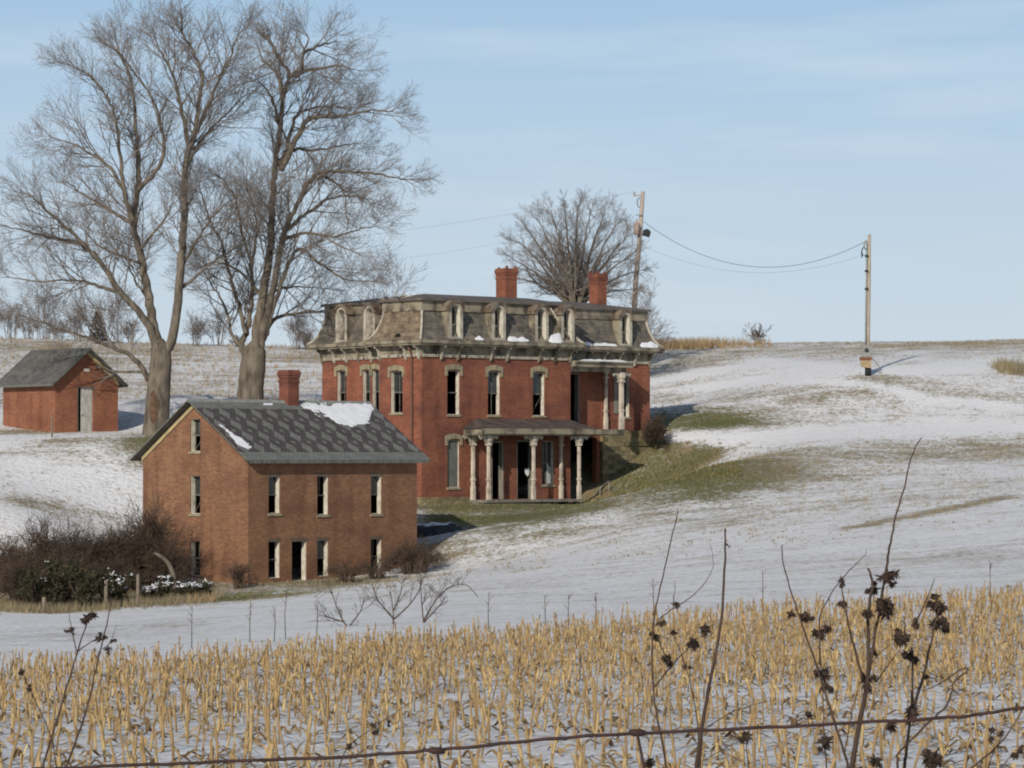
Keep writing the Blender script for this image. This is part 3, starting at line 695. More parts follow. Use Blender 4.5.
lo = [(m_u(497.5) - 0.45, m_u(497.5) + 0.45, FLr, zm(441, 6)), (m_u(525) - 0.62, m_u(525) + 0.62, FLr, zm(440, 8)), (m_u(548) - 0.45, m_u(548) + 0.45, zm(485, 9), zm(441, 9))]
mb = MB()
wall(mb, fr2.o, fr2.d, -fr2.n, MW, -1.4, WZ, uh + [lo_board] + lo)
sh_ = [(ML - m_v(396.5) - 0.5, ML - m_v(396.5) + 0.5, zm(413, 0, 2), zm(371.5, 0, 2))]
wall(mb, sd2.o, sd2.d, -sd2.n, ML, -1.4, WZ, sh_)
rh = []
for px, hw in ((341.5, 0.40), (366.5, 0.34), (376.0, 0.34)):
    c = RV - m_v(px, RU); rh.append((c - hw, c + hw, zm(413, 0, 4), zm(370.5, 0, 6)))
RW = RV - ML
wall(mb, rr2.o, rr2.d, -rr2.n, RW + 0.3, -1.4, WZ, rh)
c1 = m_u(573, SB) - MW; c2 = m_u(624.5, SB) - MW
STN = m_u(600, SB) - MW
wh = [(c1 - 0.5, c1 + 0.5, DK + 0.02, zm(372, MW, SB)), (c2 - 0.42, c2 + 0.42, zm(417, 15, SB), zm(374, 15, SB))]
wall(mb, wg2.o, wg2.d, -wg2.n, WU - MW, DK - 0.25, WZ, wh)
wall(mb, wg2.o, wg2.d, -wg2.n, STN + 0.4, -1.4, DK - 0.25, [(0.15, m_u(596.5, SB) - MW, 0.05, DK - 0.45)])
BV = RV
wall(mb, (MW, 0, 0), (0, 1, 0), (-1, 0, 0), SB, -1.4, WZ, [])
wall(mb, (WU, SB, 0), (0, 1, 0), (-1, 0, 0), BV - SB, -1.4, WZ, [])
wall(mb, (WU, BV, 0), (-1, 0, 0), (0, -1, 0), WU - RU, -1.4, WZ, [])
wall(mb, (RU, ML, 0), (-1, 0, 0), (0, -1, 0), RU, -1.4, WZ, [])
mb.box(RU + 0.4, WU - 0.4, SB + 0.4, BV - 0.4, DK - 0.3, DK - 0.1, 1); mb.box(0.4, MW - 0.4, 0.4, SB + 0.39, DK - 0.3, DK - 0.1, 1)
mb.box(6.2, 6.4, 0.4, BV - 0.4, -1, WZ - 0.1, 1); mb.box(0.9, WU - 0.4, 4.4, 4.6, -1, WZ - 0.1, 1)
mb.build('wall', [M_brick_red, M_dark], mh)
for i, hl in enumerate(uh): window_unit(mh, fr2, *hl, style='broken' if i != 1 else 'sash', head='hood', seed=20 + i)
window_unit(mh, fr2, *lo_board, style='boarded', head='hood', seed=3, label='lower front window closed with grey boards')
window_unit(mh, fr2, *lo[2], style='glazed', sill=True, seed=31)
for hl in lo[:2]:
    mb = MB(); m = fr2.mtx(); s0, s1, a, b = hl
    mb.box(s0 + .003, s0 + .08, .012, .33, a, b - .003, 0, m); mb.box(s1 - .08, s1 - .003, .012, .33, a, b - .003, 0, m); mb.box(s0 + .083, s1 - .083, .014, .33, b - .1, b - .003, 0, m)
    mb.build('doorway', M_wood, mh)
mb = MB(); m = fr2.mtx(); s0, s1, a, b = lo[1]                   # torn white notice in the doorway
cxp = m_u(528.3)
mb.prism([(cxp - .16, zm(469, 8)), (cxp + .17, zm(468, 8)), (cxp + .15, zm(474, 8)), (cxp + .04, zm(476.5, 8)), (cxp - .12, zm(473.5, 8))], lambda a_, b_, q: m @ Vector((a_, q, b_)), 0.1, 0.125)
mb.build('notice', M_paper, mh)
mb = MB(); s0, s1, a, b = lo[2]
for k in range(6):
    u0 = s0 + 0.5 + k * 0.055; mb.box(u0, u0 + 0.05, 0.16 + 0.03 * (k % 2), 0.18 + 0.03 * (k % 2), a + 0.08, a + 1.2 - 0.05 * k, 0, m)
mb.build('curtain', M_cloth, mh)
window_unit(mh, sd2, *sh_[0], style='sash', head='hood', seed=41)
for i, hl in enumerate(rh): window_unit(mh, rr2, *hl, style='sash', head='hood', seed=43 + i)
window_unit(mh, wg2, *wh[1], style='broken', head='lintel', seed=51)
mb = MB(); m = wg2.mtx(); s0, s1, a, b = wh[0]
mb.box(s0 + .003, s0 + .08, .012, .33, a, b - .003, 0, m); mb.box(s1 - .08, s1 - .003, .012, .33, a, b - .003, 0, m); mb.box(s0 + .083, s1 - .083, .014, .33, b - .1, b - .003, 0, m)
mb.build('doorway', M_wood, mh)
mb = MB(); s0, s1, a, b = wh[1]
mb.box(s0 - 0.45, s0 - 0.04, -0.06, -0.02, a + 0.2, b - 0.05, 0, m); mb.build('shutter', M_wood, mh)
# foundation
mb = MB(); FZ = zm(497.5, 0); mb.box(-0.08, m_u(470), -0.08, 0.35, -1.5, FZ); mb.build('foundation', M_stone, mh)
mb = MB()
wall(mb, (MW + STN, SB - 0.22, 0), (1, 0, 0), (0, 1, 0), WU - MW - STN + 0.9, -1.6, DK - 0.02, [])
wall(mb, (MW + STN, SB + 0.3, 0), (0, -1, 0), (1, 0, 0), 0.52, -1.6, DK - 0.02, [])
mb.poly([(MW + STN, SB - 0.22, DK - 0.02), (WU + 0.9, SB - 0.22, DK - 0.02), (WU + 0.9, SB + 0.35, DK - 0.02), (MW + STN, SB + 0.35, DK - 0.02)])
wall(mb, (WU + 0.9, SB - 0.22, 0), (0, 1, 0), (-1, 0, 0), 0.57, -1.6, DK - 0.02, [])
zr = zm(444, 17); mb.box(MW + STN + 1.9, WU + 0.5, SB - 0.30, SB - 0.22, zr - 0.1, zr + 0.05)
mb.build('stone_foundation', M_stone, mh)

# cornice, frieze, dentils, brackets -------------------------------------------------
CH = 0.28; EO = 0.62
foot = [('main', 0, MW, 0, ML), ('body', RU, WU, SB, BV)]
def ring_box(mb, u0, u1, v0, v1, z0, z1, g, mi=0): mb.box(u0 - g, u1 + g, v0 - g, v1 + g, z0, z1, mi)
mb = MB()
ring_box(mb, 0, MW, 0, ML, WZ, WZ + 0.10, EO - 0.08); ring_box(mb, 0, MW, 0, ML, WZ + 0.102, WZ + CH, EO)
ring_box(mb, RU, WU, SB, BV, WZ - 0.03, WZ + 0.07, EO - 0.08); ring_box(mb, RU, WU, SB, BV, WZ + 0.072, WZ + CH - 0.03, EO)
mb.build('cornice', M_trim, mh)
FRH = 0.62
segs = [(Face((0, 0, 0), (1, 0, 0), (0, -1, 0)), 0, MW), (Face((0, ML, 0), (0, -1, 0), (-1, 0, 0)), 0, ML), (Face((RU, RV, 0), (0, -1, 0), (-1, 0, 0)), 0, RW), (Face((MW, SB, 0), (1, 0, 0), (0, -1, 0)), 0, WU - MW)]
fb = MB()
bp_prof = [(0.0, 0.0), (0.42, 0.0), (0.43, -0.09), (0.26, -0.16), (0.16, -0.32), (0.14, -0.55), (0.09, -0.72), (0.0, -0.8)]
rb = random.Random(5)
for k, (fc, a, b) in enumerate(segs):
    m = fc.mtx(); zt_ = WZ - 0.004 - (0.03 if k > 1 else 0)
    fb.box(a + (0.0 if k else -0.052), b, -0.05, 0.02, zt_ - FRH, zt_, 0, m)
    n = int((b - a) / 0.19); z_ = zt_ - FRH; comb = [(a, z_ + .15)]
    for i in range(n):                                  # comb shaped strip, a few teeth gone
        s = a + (i + 0.5) * (b - a) / n
        if rb.random() < 0.14: continue
        comb += [(s - .055, z_ + .11), (s - .055, z_), (s + .055, z_), (s + .055, z_ + .11)]
    comb += [(b, z_ + .11), (b, z_ + .15)]; comb[0] = (a, z_ + .15); comb.insert(1, (a, z_ + .11))
    db = MB(); db.prism(comb, lambda p_, q_, d_: m @ Vector((p_, d_, q_)), -.10, -.053); db.build('dentil_band', M_trim_pale, mh)
    nb = max(2, int(round((b - a) / 1.25)))
    for i in range(nb + 1):
        s = a + 0.12 + i * (b - a - 0.24) / nb
        if rb.random() < 0.08: continue
        bm_ = MB(); bm_.prism(bp_prof, lambda q, z, d: m @ Vector((d, -0.053 - q, zt_ + z)), s - 0.05, s + 0.05); bm_.build('bracket', M_trim_pale if rb.random() < .7 else M_trim, mh)
fb.build('frieze', M_trim, mh)

# mansard roof -----------------------------------------------------------------------
def mansard(mb, u0, u1, v0, v1, zb, hgt, peak, zoff=0.0):
    prof = [(-EO + 0.03, 0.003), (-0.36, 0.18), (-0.13, 0.52), (0.03, 0.95), (0.12, 1.35), (0.17, 1.62)]
    rings = [[(u0 + i, v0 + i, zb + z), (u1 - i, v0 + i, zb + z), (u1 - i, v1 - i, zb + z), (u0 + i, v1 - i, zb + z)] for i, z in prof]
    for a, b in zip(rings[:-1], rings[1:]):
        for k in range(4):
            j = (k + 1) % 4; mb.poly([a[k], a[j], b[j], b[k]], 0)
    zt = zb + 1.60
    mb.box(u0 + 0.10, u1 - 0.10, v0 + 0.10, v1 - 0.10, zt, zt + hgt, 1)               # upper frieze
    mb.box(u0 - 0.06, u1 + 0.06, v0 - 0.06, v1 + 0.06, zt + hgt, zt + hgt + 0.12, 2)  # deck edge
    zt += hgt + 0.12
    d = min(u1 - u0, v1 - v0) / 2
    a = [(u0 - 0.06, v0 - 0.06, zt), (u1 + 0.06, v0 - 0.06, zt), (u1 + 0.06, v1 + 0.06, zt), (u0 - 0.06, v1 + 0.06, zt)]
    in_ = min(2.6, d * 0.95)
    b = [(u0 + in_, v0 + in_, zt + peak), (u1 - in_, v0 + in_, zt + peak), (u1 - in_, v1 - in_, zt + peak), (u0 + in_, v1 - in_, zt + peak)]
    for k in range(4):
        j = (k + 1) % 4; mb.poly([a[k], a[j], b[j], b[k]], 2)
    mb.poly(b, 2)
    return rings
mb = MB(); ZR = WZ + CH
MH = zm(300, 0) - ZR - 1.60
ra = mansard(mb, 0, MW, 0, ML, ZR, MH, 0.34)
rb_ = mansard(mb, RU, WU, SB, BV, ZR - 0.035, MH, 0.42)
roof2 = mb.build('roof', [M_slate, M_trim, M_deck], mh)
mb = MB()                                                # pale hip rolls
def hip(r, k):
    mb = MB(); mb.tube([Vector(x[k]) + Vector((0, 0, 0.02)) for x in r], [0.075] * len(r), 6); mb.build('hip_roll', M_trim_pale, roof2)
hip(ra, 0); hip(ra, 3); hip(ra, 1); hip(rb_, 1); hip(rb_, 3)

def dormer(fc, s, z0, w_=1.0, hh=2.02, dep=0.5, dark=True):
    """round headed dormer: casing, cheeks, barrel hood, set on the mansard of the given wall plane"""
    m = fc.mtx(); y0 = -0.46; mb = MB(); hw = w_ / 2; zs = z0 + hh - hw; ow = 0.30; N_ = 12
    outer = [(-hw, z0)] + [(-hw * math.cos(math.pi * k / N_), zs + hw * math.sin(math.pi * k / N_)) for k in range(N_ + 1)] + [(hw, z0)]
    inner = [(-ow, z0 + 0.12)] + [(-ow * math.cos(math.pi * k / N_), zs + ow * math.sin(math.pi * k / N_)) for k in range(N_ + 1)] + [(ow, z0 + 0.12)]
    T = lambda a, b, y: m @ Vector((s + a, y, b))
    for k in range(len(outer) - 1):
        mb.poly([T(*outer[k], y0), T(*inner[k], y0), T(*inner[k + 1], y0), T(*outer[k + 1], y0)], 0)
        mb.poly([T(*inner[k], y0), T(*inner[k], y0 + dep), T(*inner[k + 1], y0 + dep), T(*inner[k + 1], y0)], 3)
        back = 0.72
        a_, b_ = outer[k], outer[k + 1]; mi = 1 if 0 < k < len(outer) - 2 else 2
        mb.poly([T(*a_, y0), T(*b_, y0), T(*b_, y0 + back), T(*a_, y0 + back)], mi)
    mb.poly([T(*outer[0], y0), T(*outer[-1], y0), T(*inner[-1], y0), T(*inner[0], y0)], 0)
    mb.poly([T(*inner[0], y0), T(*inner[-1], y0), T(*inner[-1], y0 + dep), T(*inner[0], y0 + dep)], 3)
    mb.poly([T(*p, y0 + dep) for p in inner], 4)  # near-black panel: the dark of the attic behind is put into its colour
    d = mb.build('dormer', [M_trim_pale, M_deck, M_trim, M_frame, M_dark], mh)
    hb = MB()                                          # projecting arched hood
    o2 = [(-(hw + 0.1) * math.cos(math.pi * k / N_), zs + (hw + 0.1) * math.sin(math.pi * k / N_)) for k in range(N_ + 1)]
    i2 = [(-(hw - 0.04) * math.cos(math.pi * k / N_), zs + (hw - 0.04) * math.sin(math.pi * k / N_)) for k in range(N_ + 1)]
    hb.prism(o2 + i2[::-1], lambda a, b, q: T(a, b, q), y0 - 0.09, y0 + 0.70)
    hb.build('dormer_hood', M_hoodwood, d)
    sb = MB(); sb.box(s - hw - 0.08, s + hw + 0.08, y0 - 0.09, y0 + 0.1, z0 - 0.12, z0 - 0.003, 0, m); sb.build('sill', M_trim, d)
    bb = MB(); bb.box(s - 0.015, s + 0.015, y0 + dep - 0.1, y0 + dep - 0.06, z0 + 0.14, zs + ow - 0.01, 0, m); bb.box(s - ow, s + ow, y0 + dep - 0.1, y0 + dep - 0.062, (z0 + zs) / 2, (z0 + zs) / 2 + 0.05, 0, m)
    bb.build('sash', M_frame, d)
    return d
zd = ZR + 0.09
for px in (456, 499, 542): dormer(fr2, m_u(px, -0.46), zd)
dormer(Face((0, 0, 0), (1, 0, 0), (0, -1, 0)), MW - 0.62, zd)
dormer(wg2, m_u(626, SB - 0.46) - MW, zd - 0.03)
for px in (341, 369): dormer(rr2, RV - m_v(px, RU - 0.46), zd - 0.03)
mb = MB()                                               # rust patterned slates on the side slope of the front block
prof = [(-EO + 0.03, 0.003), (-0.36, 0.18), (-0.13, 0.52), (0.03, 0.95), (0.12, 1.35), (0.17, 1.62)]
for (i0, z0_), (i1, z1_) in zip(prof[:-1], prof[1:]):
    e = 0.012; mb.poly([(i0 - e, ML - 0.12 - i0, ZR + z0_ + e), (i0 - e, 0.12 + i0, ZR + z0_ + e), (i1 - e, 0.12 + i1, ZR + z1_ + e), (i1 - e, ML - 0.12 - i1, ZR + z1_ + e)])
mb.build('patterned_slates', M_slate_rust, roof2)
mb = MB(); mb.prism([(-.22, 0), (-.2, .1), (-.08, .18), (.08, .19), (.2, .1), (.22, 0)], lambda a, b, q: (-0.40 + b * 0.42 + q, 1.55 + a, ZR + 0.2 + b), -0.02, 0.01); mb.build('roof_hole', M_dark, roof2)  # near-black plate; the hole's shade is only colour, no opening is cut
# chimneys
for px, ytop, v, w_ in ((506.5, 268.5, 3.0, 0.84), (598, 273.5, 3.6, 0.72)):
    u = m_u(px, v); cm = chimney_mb(u, v, w_, ZR + 2.0, zm(ytop, u, v))
    rc = random.Random(int(px)); zt_ = zm(ytop, u, v)
    for k in range(6):                                  # broken bricks left standing on the rim
        a = rc.uniform(-.5, .5) * w_; b = rc.choice((-1, 1)) * w_ * .46; h = rc.uniform(.05, .16)
        if rc.random() < .5: a, b = b, a
        cm.box(u + a - .05, u + a + .05, v + b - .05, v + b + .05, zt_, zt_ + h)
    cm.build('chimney', M_brick_red, mh)
# broken boards at the left end of the deck
mb = MB(); rq = random.Random(9)
for k in range(22):
    a = Vector((0.3 + rq.uniform(-.4, 1.0), ML - 0.3 + rq.uniform(-1.6, 0.5), ZR + 1.6 + MH + 0.1 + rq.uniform(0, .12)))
    d = Vector((rq.uniform(-1, 1), rq.uniform(-1, 1), rq.uniform(-.1, .55))).normalized() * rq.uniform(.3, .9)
    mb.tube([a, a + d], [.035, .03], 4)
mb.build('broken_boards', M_trim_pale, mh)
mb = MB(); u = m_u(561, 0.1); mb.tube([Vector((m_u(551), 0.05, ZR + 2.0)), Vector((m_u(557), -0.2, ZR + 1.2)), Vector((m_u(567), -0.3, ZR + 0.25))], [.05, .06, .06], 5); mb.build('fallen_board', M_trim_pale, mh)
mb = MB(); s = m_v(413); m2 = []                        # downspout on the side wall
mb.tube([Vector((-0.35, s, WZ - 0.05)), Vector((-0.12, s, WZ - 0.5)), Vector((-0.09, s, WZ - 0.9)), Vector((-0.09, s, 0.2)), Vector((-0.2, s, 0.0))], [.06] * 5, 8)
mb.build('downspout', M_pipe, mh)

# lower porch -------------------------------------------------------------------------
PD = 1.35
pu0, pu1 = m_u(472, -0.12), m_u(579, -PD)
du0 = m_u(481, -PD - 0.15); du1 = m_u(621, -PD - 0.1)
mb = MB()
mb.box(pu0 - 0.15, pu1 + 0.15, -PD - 0.12, -0.09, FLr - 0.16, FLr - 0.02)
for k in range(5):
    u = pu0 + 0.1 + k * (pu1 - pu0 - 0.2) / 4; mb.box(u - .12, u + .12, -PD + 0.02, -PD + 0.26, FLr - 1.0, FLr - 0.162)
mb.build('porch_floor', M_wood, mh)
mb = MB(); zt_ = DK - 0.02
mb.box(du0, MW - 0.004, -PD - 0.3, -0.055, zt_ - 0.34, zt_, 0)               # entablature and eave of the porch
mb.box(du0 - 0.08, du1, -PD - 0.38, -PD - 0.304, zt_ - 0.26, zt_ + 0.03, 0)
mb.box(MW, du1 - 0.01, -PD - 0.3, SB - 0.01, zt_ - 0.3, zt_, 1)
rz0, rz1 = zt_ + 0.02, zm(419, 6)
mb.poly([(du0 - 0.08, -PD - 0.38, rz0), (MW + 0.4, -PD - 0.38, rz0), (MW - 0.1, -0.06, rz1), (du0 + 0.9, -0.06, rz1)], 2)
mb.poly([(du0 - 0.08, -PD - 0.38, rz0), (du0 + 0.9, -0.06, rz1), (du0 - 0.08, -0.06, rz0)], 2)
mb.poly([(MW + 0.4, -PD - 0.38, rz0), (MW + 0.4, -0.06, rz0), (MW - 0.1, -0.06, rz1)], 2)
mb.build('porch_roof', [M_trim, M_board, M_tin], mh)
def porch_post(u, v, z0, z1, w_=0.14, br=True):
    mb = MB(); h = w_ / 2
    mb.box(u - h - .025, u + h + .025, v - h - .025, v + h + .025, z0, z0 + 0.75)
    mb.box(u - h, u + h, v - h, v + h, z0 + 0.75, z1 - 0.3)
    mb.box(u - h - .03, u + h + .03, v - h - .03, v + h + .03, z0 + 1.05, z0 + 1.15)
    mb.box(u - h - .06, u + h + .06, v - h - .06, v + h + .06, z1 - 0.55, z1 - 0.45)
    mb.box(u - h - .05, u + h + .05, v - h - .05, v + h + .05, z1 - 0.3, z1)
    p = mb.build('porch_post', M_post_paint, mh)
    if br:
        for sg in (-1, 1):
            bb = MB(); bb.prism([(h, -0.02), (h + 0.62, -0.02), (h + 0.62, -0.1), (h + 0.5, -0.24), (h + 0.42, -0.12), (h + 0.25, -0.2), (h + 0.12, -0.45), (h, -0.62)], lambda a, b, q: (u + sg * a, v + q, z1 + b), -0.05, 0.05)
            bb.build('scroll_bracket', M_trim_pale, p)
    return p
zc = zt_ - 0.34
for px in (488.5, 533.5, 579): porch_post(m_u(px, -PD), -PD, FLr - 0.02, zc)
porch_post(pu0, -0.2, FLr - 0.02, zc, 0.16); porch_post(m_u(561, -.2), -0.2, FLr - 0.02, zc, 0.14, False)
# upper porch --------------------------------------------------------------------------
qu1 = m_u(622, -0.05); zq0, zq1 = zm(369.5, 13), zm(361.5, 13)
mb = MB(); mb.box(MW + 0.004, qu1 + 0.55, -0.35, SB - 0.004, zq0 + 0.12, zq1 - 0.08); mb.box(MW + 0.002, qu1 + 0.68, -0.46, SB - 0.006, zq1 - 0.08, zq1)
mb.box(MW + 0.01, qu1 + 0.3, -0.1, 0.12, zq0 - 0.14, zq0 + 0.12); mb.build('upper_porch_roof', M_trim, mh)
porch_post(qu1, 0.0, DK, zq0 - 0.14, 0.2); porch_post(m_u(605.5, SB - 0.1), SB - 0.12, DK, zq0 + 0.1, 0.15, False)
mb = MB(); a = Vector((m_u(600, -0.2), -0.2, zm(498, 13))); mb.tube([a, a + Vector((0, 0, .55)), Vector((m_u(609, -0.2), -0.2, zm(481, 13)))], [.05, .05, .04], 6)
mb.tube([Vector((m_u(609, -0.2), -0.2, zm(481, 13))), Vector((m_u(609, -0.2), -0.2, zm(499, 13)))], [.04, .04], 6)
mb.build('handrail', M_wood, mh)
# snow on the mansion's ledges
def ledge_snow(u0, u1, v0, v1, z, h, label, seed):
    mb = MB(); nu = max(6, int((u1 - u0) / 0.15)); nv = 4; rs = random.Random(seed)
    def pt(i, j):
        u = u0 + (u1 - u0) * i / nu; v = v0 + (v1 - v0) * j / nv
        e = min(i / 3, (nu - i) / 3, 1) * (1 if 0 < j < nv else 0.0)
        return Vector((u, v, z + 0.002 + max(0, e) * 1.15 * h * (0.55 + 0.9 * abs(mnoise.noise(Vector((u * 1.4, v * 2.0, seed)))))))
    for i in range(nu):
        for j in range(nv): mb.poly([pt(i, j), pt(i + 1, j), pt(i + 1, j + 1), pt(i, j + 1)], 0, True)
    mb.poly([(u0, v1, z), (u1, v1, z), (u1, v0, z), (u0, v0, z)])
    o = mb.build('roof_snow', M_snow, None, P2); o.rotation_euler = (0, 0, TH2); tag(o, label, 'snow patch', None, 'stuff')
zc = ZR + 0.004
ledge_snow(m_u(547, -.5), m_u(567, -.5), -0.55, 0.02, zc, 0.55, 'tall snow drift on the cornice between the two right dormers of the mansion', 2)
ledge_snow(m_u(505, -.5), m_u(533, -.5), -0.55, -0.02, zc, 0.30, 'long low snow drift on the cornice between the middle mansion dormers', 4)
ledge_snow(m_u(471, -.5), m_u(488, -.5), -0.55, -0.1, zc, 0.25, 'snow drift on the cornice left of the second mansion dormer', 6)
ledge_snow(WU - 1.4, WU + 0.5, SB - 0.55, SB + 0.1, zc - 0.03, 0.40, 'snow drift on the far right corner of the mansion cornice', 8)
ledge_snow(MW + 0.3, WU - 2.7, SB - 0.55, SB - 0.1, zc - 0.03, 0.22, 'snow strip on the cornice above the upper porch', 10)
ledge_snow(MW + 0.6, qu1 + 0.4, -0.42, 0.5, zq1, 0.12, 'thin snow strip lying on the upper porch roof', 12)

# ================================================================== SHED
TH3 = R(38)
P3 = at(55, 432, 172); U3 = Vector((math.cos(TH3), math.sin(TH3), 0)); V3 = Vector((-math.sin(TH3), math.cos(TH3), 0))
sh = thing('brick_shed', 'small red brick shed with white door and grey shingle roof', 'shed', P3, TH3)
GW = along(P3, U3, 118); SL = along(P3, V3, 3)
zs_ = lambda py, Y=173: (455 - py) / F * Y - P3.z
ET = zs_(380); hf = GW / 2; OV3 = 0.4
slp3 = (zs_(341, 173) - zs_(377.5, 172)) / (hf + OV3)
cd = along(P3, U3, 85.5); dr3 = (cd - 0.5, cd + 0.5, -0.15, zs_(387, 173.5))
mb = MB(); pls = [(-slp3, 1, ET), (slp3, 1, ET + slp3 * GW)]
wall(mb, (0, 0, 0), (1, 0, 0), (0, 1, 0), GW, -1.2, ET + slp3 * hf, [dr3], planes=pls)
wall(mb, (GW, SL, 0), (-1, 0, 0), (0, -1, 0), GW, -1.2, ET + slp3 * hf, [], planes=pls)
wall(mb, (0, SL, 0), (0, -1, 0), (1, 0, 0), SL, -1.2, ET); wall(mb, (GW, 0, 0), (0, 1, 0), (-1, 0, 0), SL, -1.2, ET)
mb.build('wall', M_brick_shed, sh)
mb = MB(); rz3 = lambda u: ET + 0.1 + slp3 * (u if u <= hf else GW - u)
roof_slab(mb, (-OV3, SL + OV3, rz3(-OV3)), (-OV3, -OV3, rz3(-OV3)), (hf, SL + OV3, rz3(hf)), (hf, -OV3, rz3(hf)), 0.12, 0, 1)
roof_slab(mb, (GW + OV3, -OV3, rz3(GW + OV3)), (GW + OV3, SL + OV3, rz3(GW + OV3)), (hf, -OV3, rz3(hf)), (hf, SL + OV3, rz3(hf)), 0.12, 0, 1)
mb.build('roof', [M_shed_roof, M_board], sh)
mb = MB()
for u0, u1 in ((GW + 0.02, hf),):
    a = Vector((u0, -0.03, rz3(u0) - 0.36)); b = Vector((u1, -0.03, rz3(u1) - 0.36)); up = Vector((0, 0, .22)); th = Vector((0, -.03, 0))
    mb.poly([a, a + up, b + up, b]); mb.poly([a + th, b + th, b + th + up, a + th + up]); mb.poly([a, b, b + th, a + th]); mb.poly([a + up, a + up + th, b + up + th, b + up])
mb.build('verge_board', M_yellow, sh)
mb = MB(); s0, s1, a, b = dr3
mb.box(s0 + .28, s1 - .02, 0.10, 0.15, a, b - 0.02)
for k in range(3): mb.box(s0 + .36, s1 - .1, 0.085, 0.1, a + .25 + k * .75, a + .8 + k * .75)
dd = mb.build('door', M_doorwhite, sh)
mb = MB(); mb.box(s0 + .33, s0 + .37, 0.03, 0.1, a + 1.05, a + 1.12); mb.build('handle', M_black, dd)
mb = MB(); mb.box(s0 + .003, s0 + .05, 0.012, .3, a, b - .003); mb.box(s0 + .053, s1 - .003, .014, .3, b - .05, b - .003); mb.build('door_frame', M_board, sh)
mb = MB(); mb.box(hf - .2, hf + .15, -.05, -.002, ET + .45, ET + .62); mb.build('vent', M_frame, sh)

# ================================================================== TREES
def catmull(pts, n=5):
    out_ = []
    for i in range(len(pts) - 1):
        p0 = pts[max(i - 1, 0)]; p1 = pts[i]; p2 = pts[i + 1]; p3 = pts[min(i + 2, len(pts) - 1)]
        for k in range(n):
            t = k / n
            out_.append(0.5 * ((2 * p1) + (p2 - p0) * t + (2 * p0 - 5 * p1 + 4 * p2 - p3) * t * t + (3 * p1 - p0 - 3 * p2 + p3) * t ** 3))
    out_.append(pts[-1]); return out_
def rnd_dir(rg): 
    while True:
        v = Vector((rg.uniform(-1, 1), rg.uniform(-1, 1), rg.uniform(-1, 1)))
        if 0.05 < v.length < 1: return v.normalized()
def grow(mb, rg, p, d, Ln, r, lvl, maxl, kids, up, wob, ang, sides=(7, 5, 4, 3, 3), rmin=0.006):
    n = max(3, min(7, int(Ln / (0.45 if lvl > 1 else 0.7)))); pts = [p.copy()]; ds = [d.copy()]; q = p.copy(); d = d.copy()
    for i in range(n):
        d = (d + rnd_dir(rg) * wob + Vector((0, 0, up))).normalized(); q = q + d * (Ln / n); pts.append(q.copy()); ds.append(d.copy())
    rad = [max(rmin, r * (1 - 0.72 * i / n)) for i in range(n + 1)]
    mb.tube(pts, rad, sides[min(lvl, len(sides) - 1)], 0, False)
    if lvl >= maxl: return
    k = kids[min(lvl, len(kids) - 1)]
    for c in range(k):
        t = 0.18 + 0.82 * (c + rg.random()) / k; fi = t * n; i = min(int(fi), n - 1); f_ = fi - i
        pp = pts[i].lerp(pts[i + 1], f_); dd_ = ds[i + 1]
        ax = dd_.cross(rnd_dir(rg))
        if ax.length < 1e-3: continue
        nd = Matrix.Rotation(R(rg.uniform(*ang)), 3, ax.normalized()) @ dd_
        grow(mb, rg, pp, nd, Ln * rg.uniform(0.38, 0.62) * (1.12 - 0.45 * t), max(rmin, r * (1 - 0.72 * t) * 0.62), lvl + 1, maxl, kids, up, wob, ang, sides, rmin)

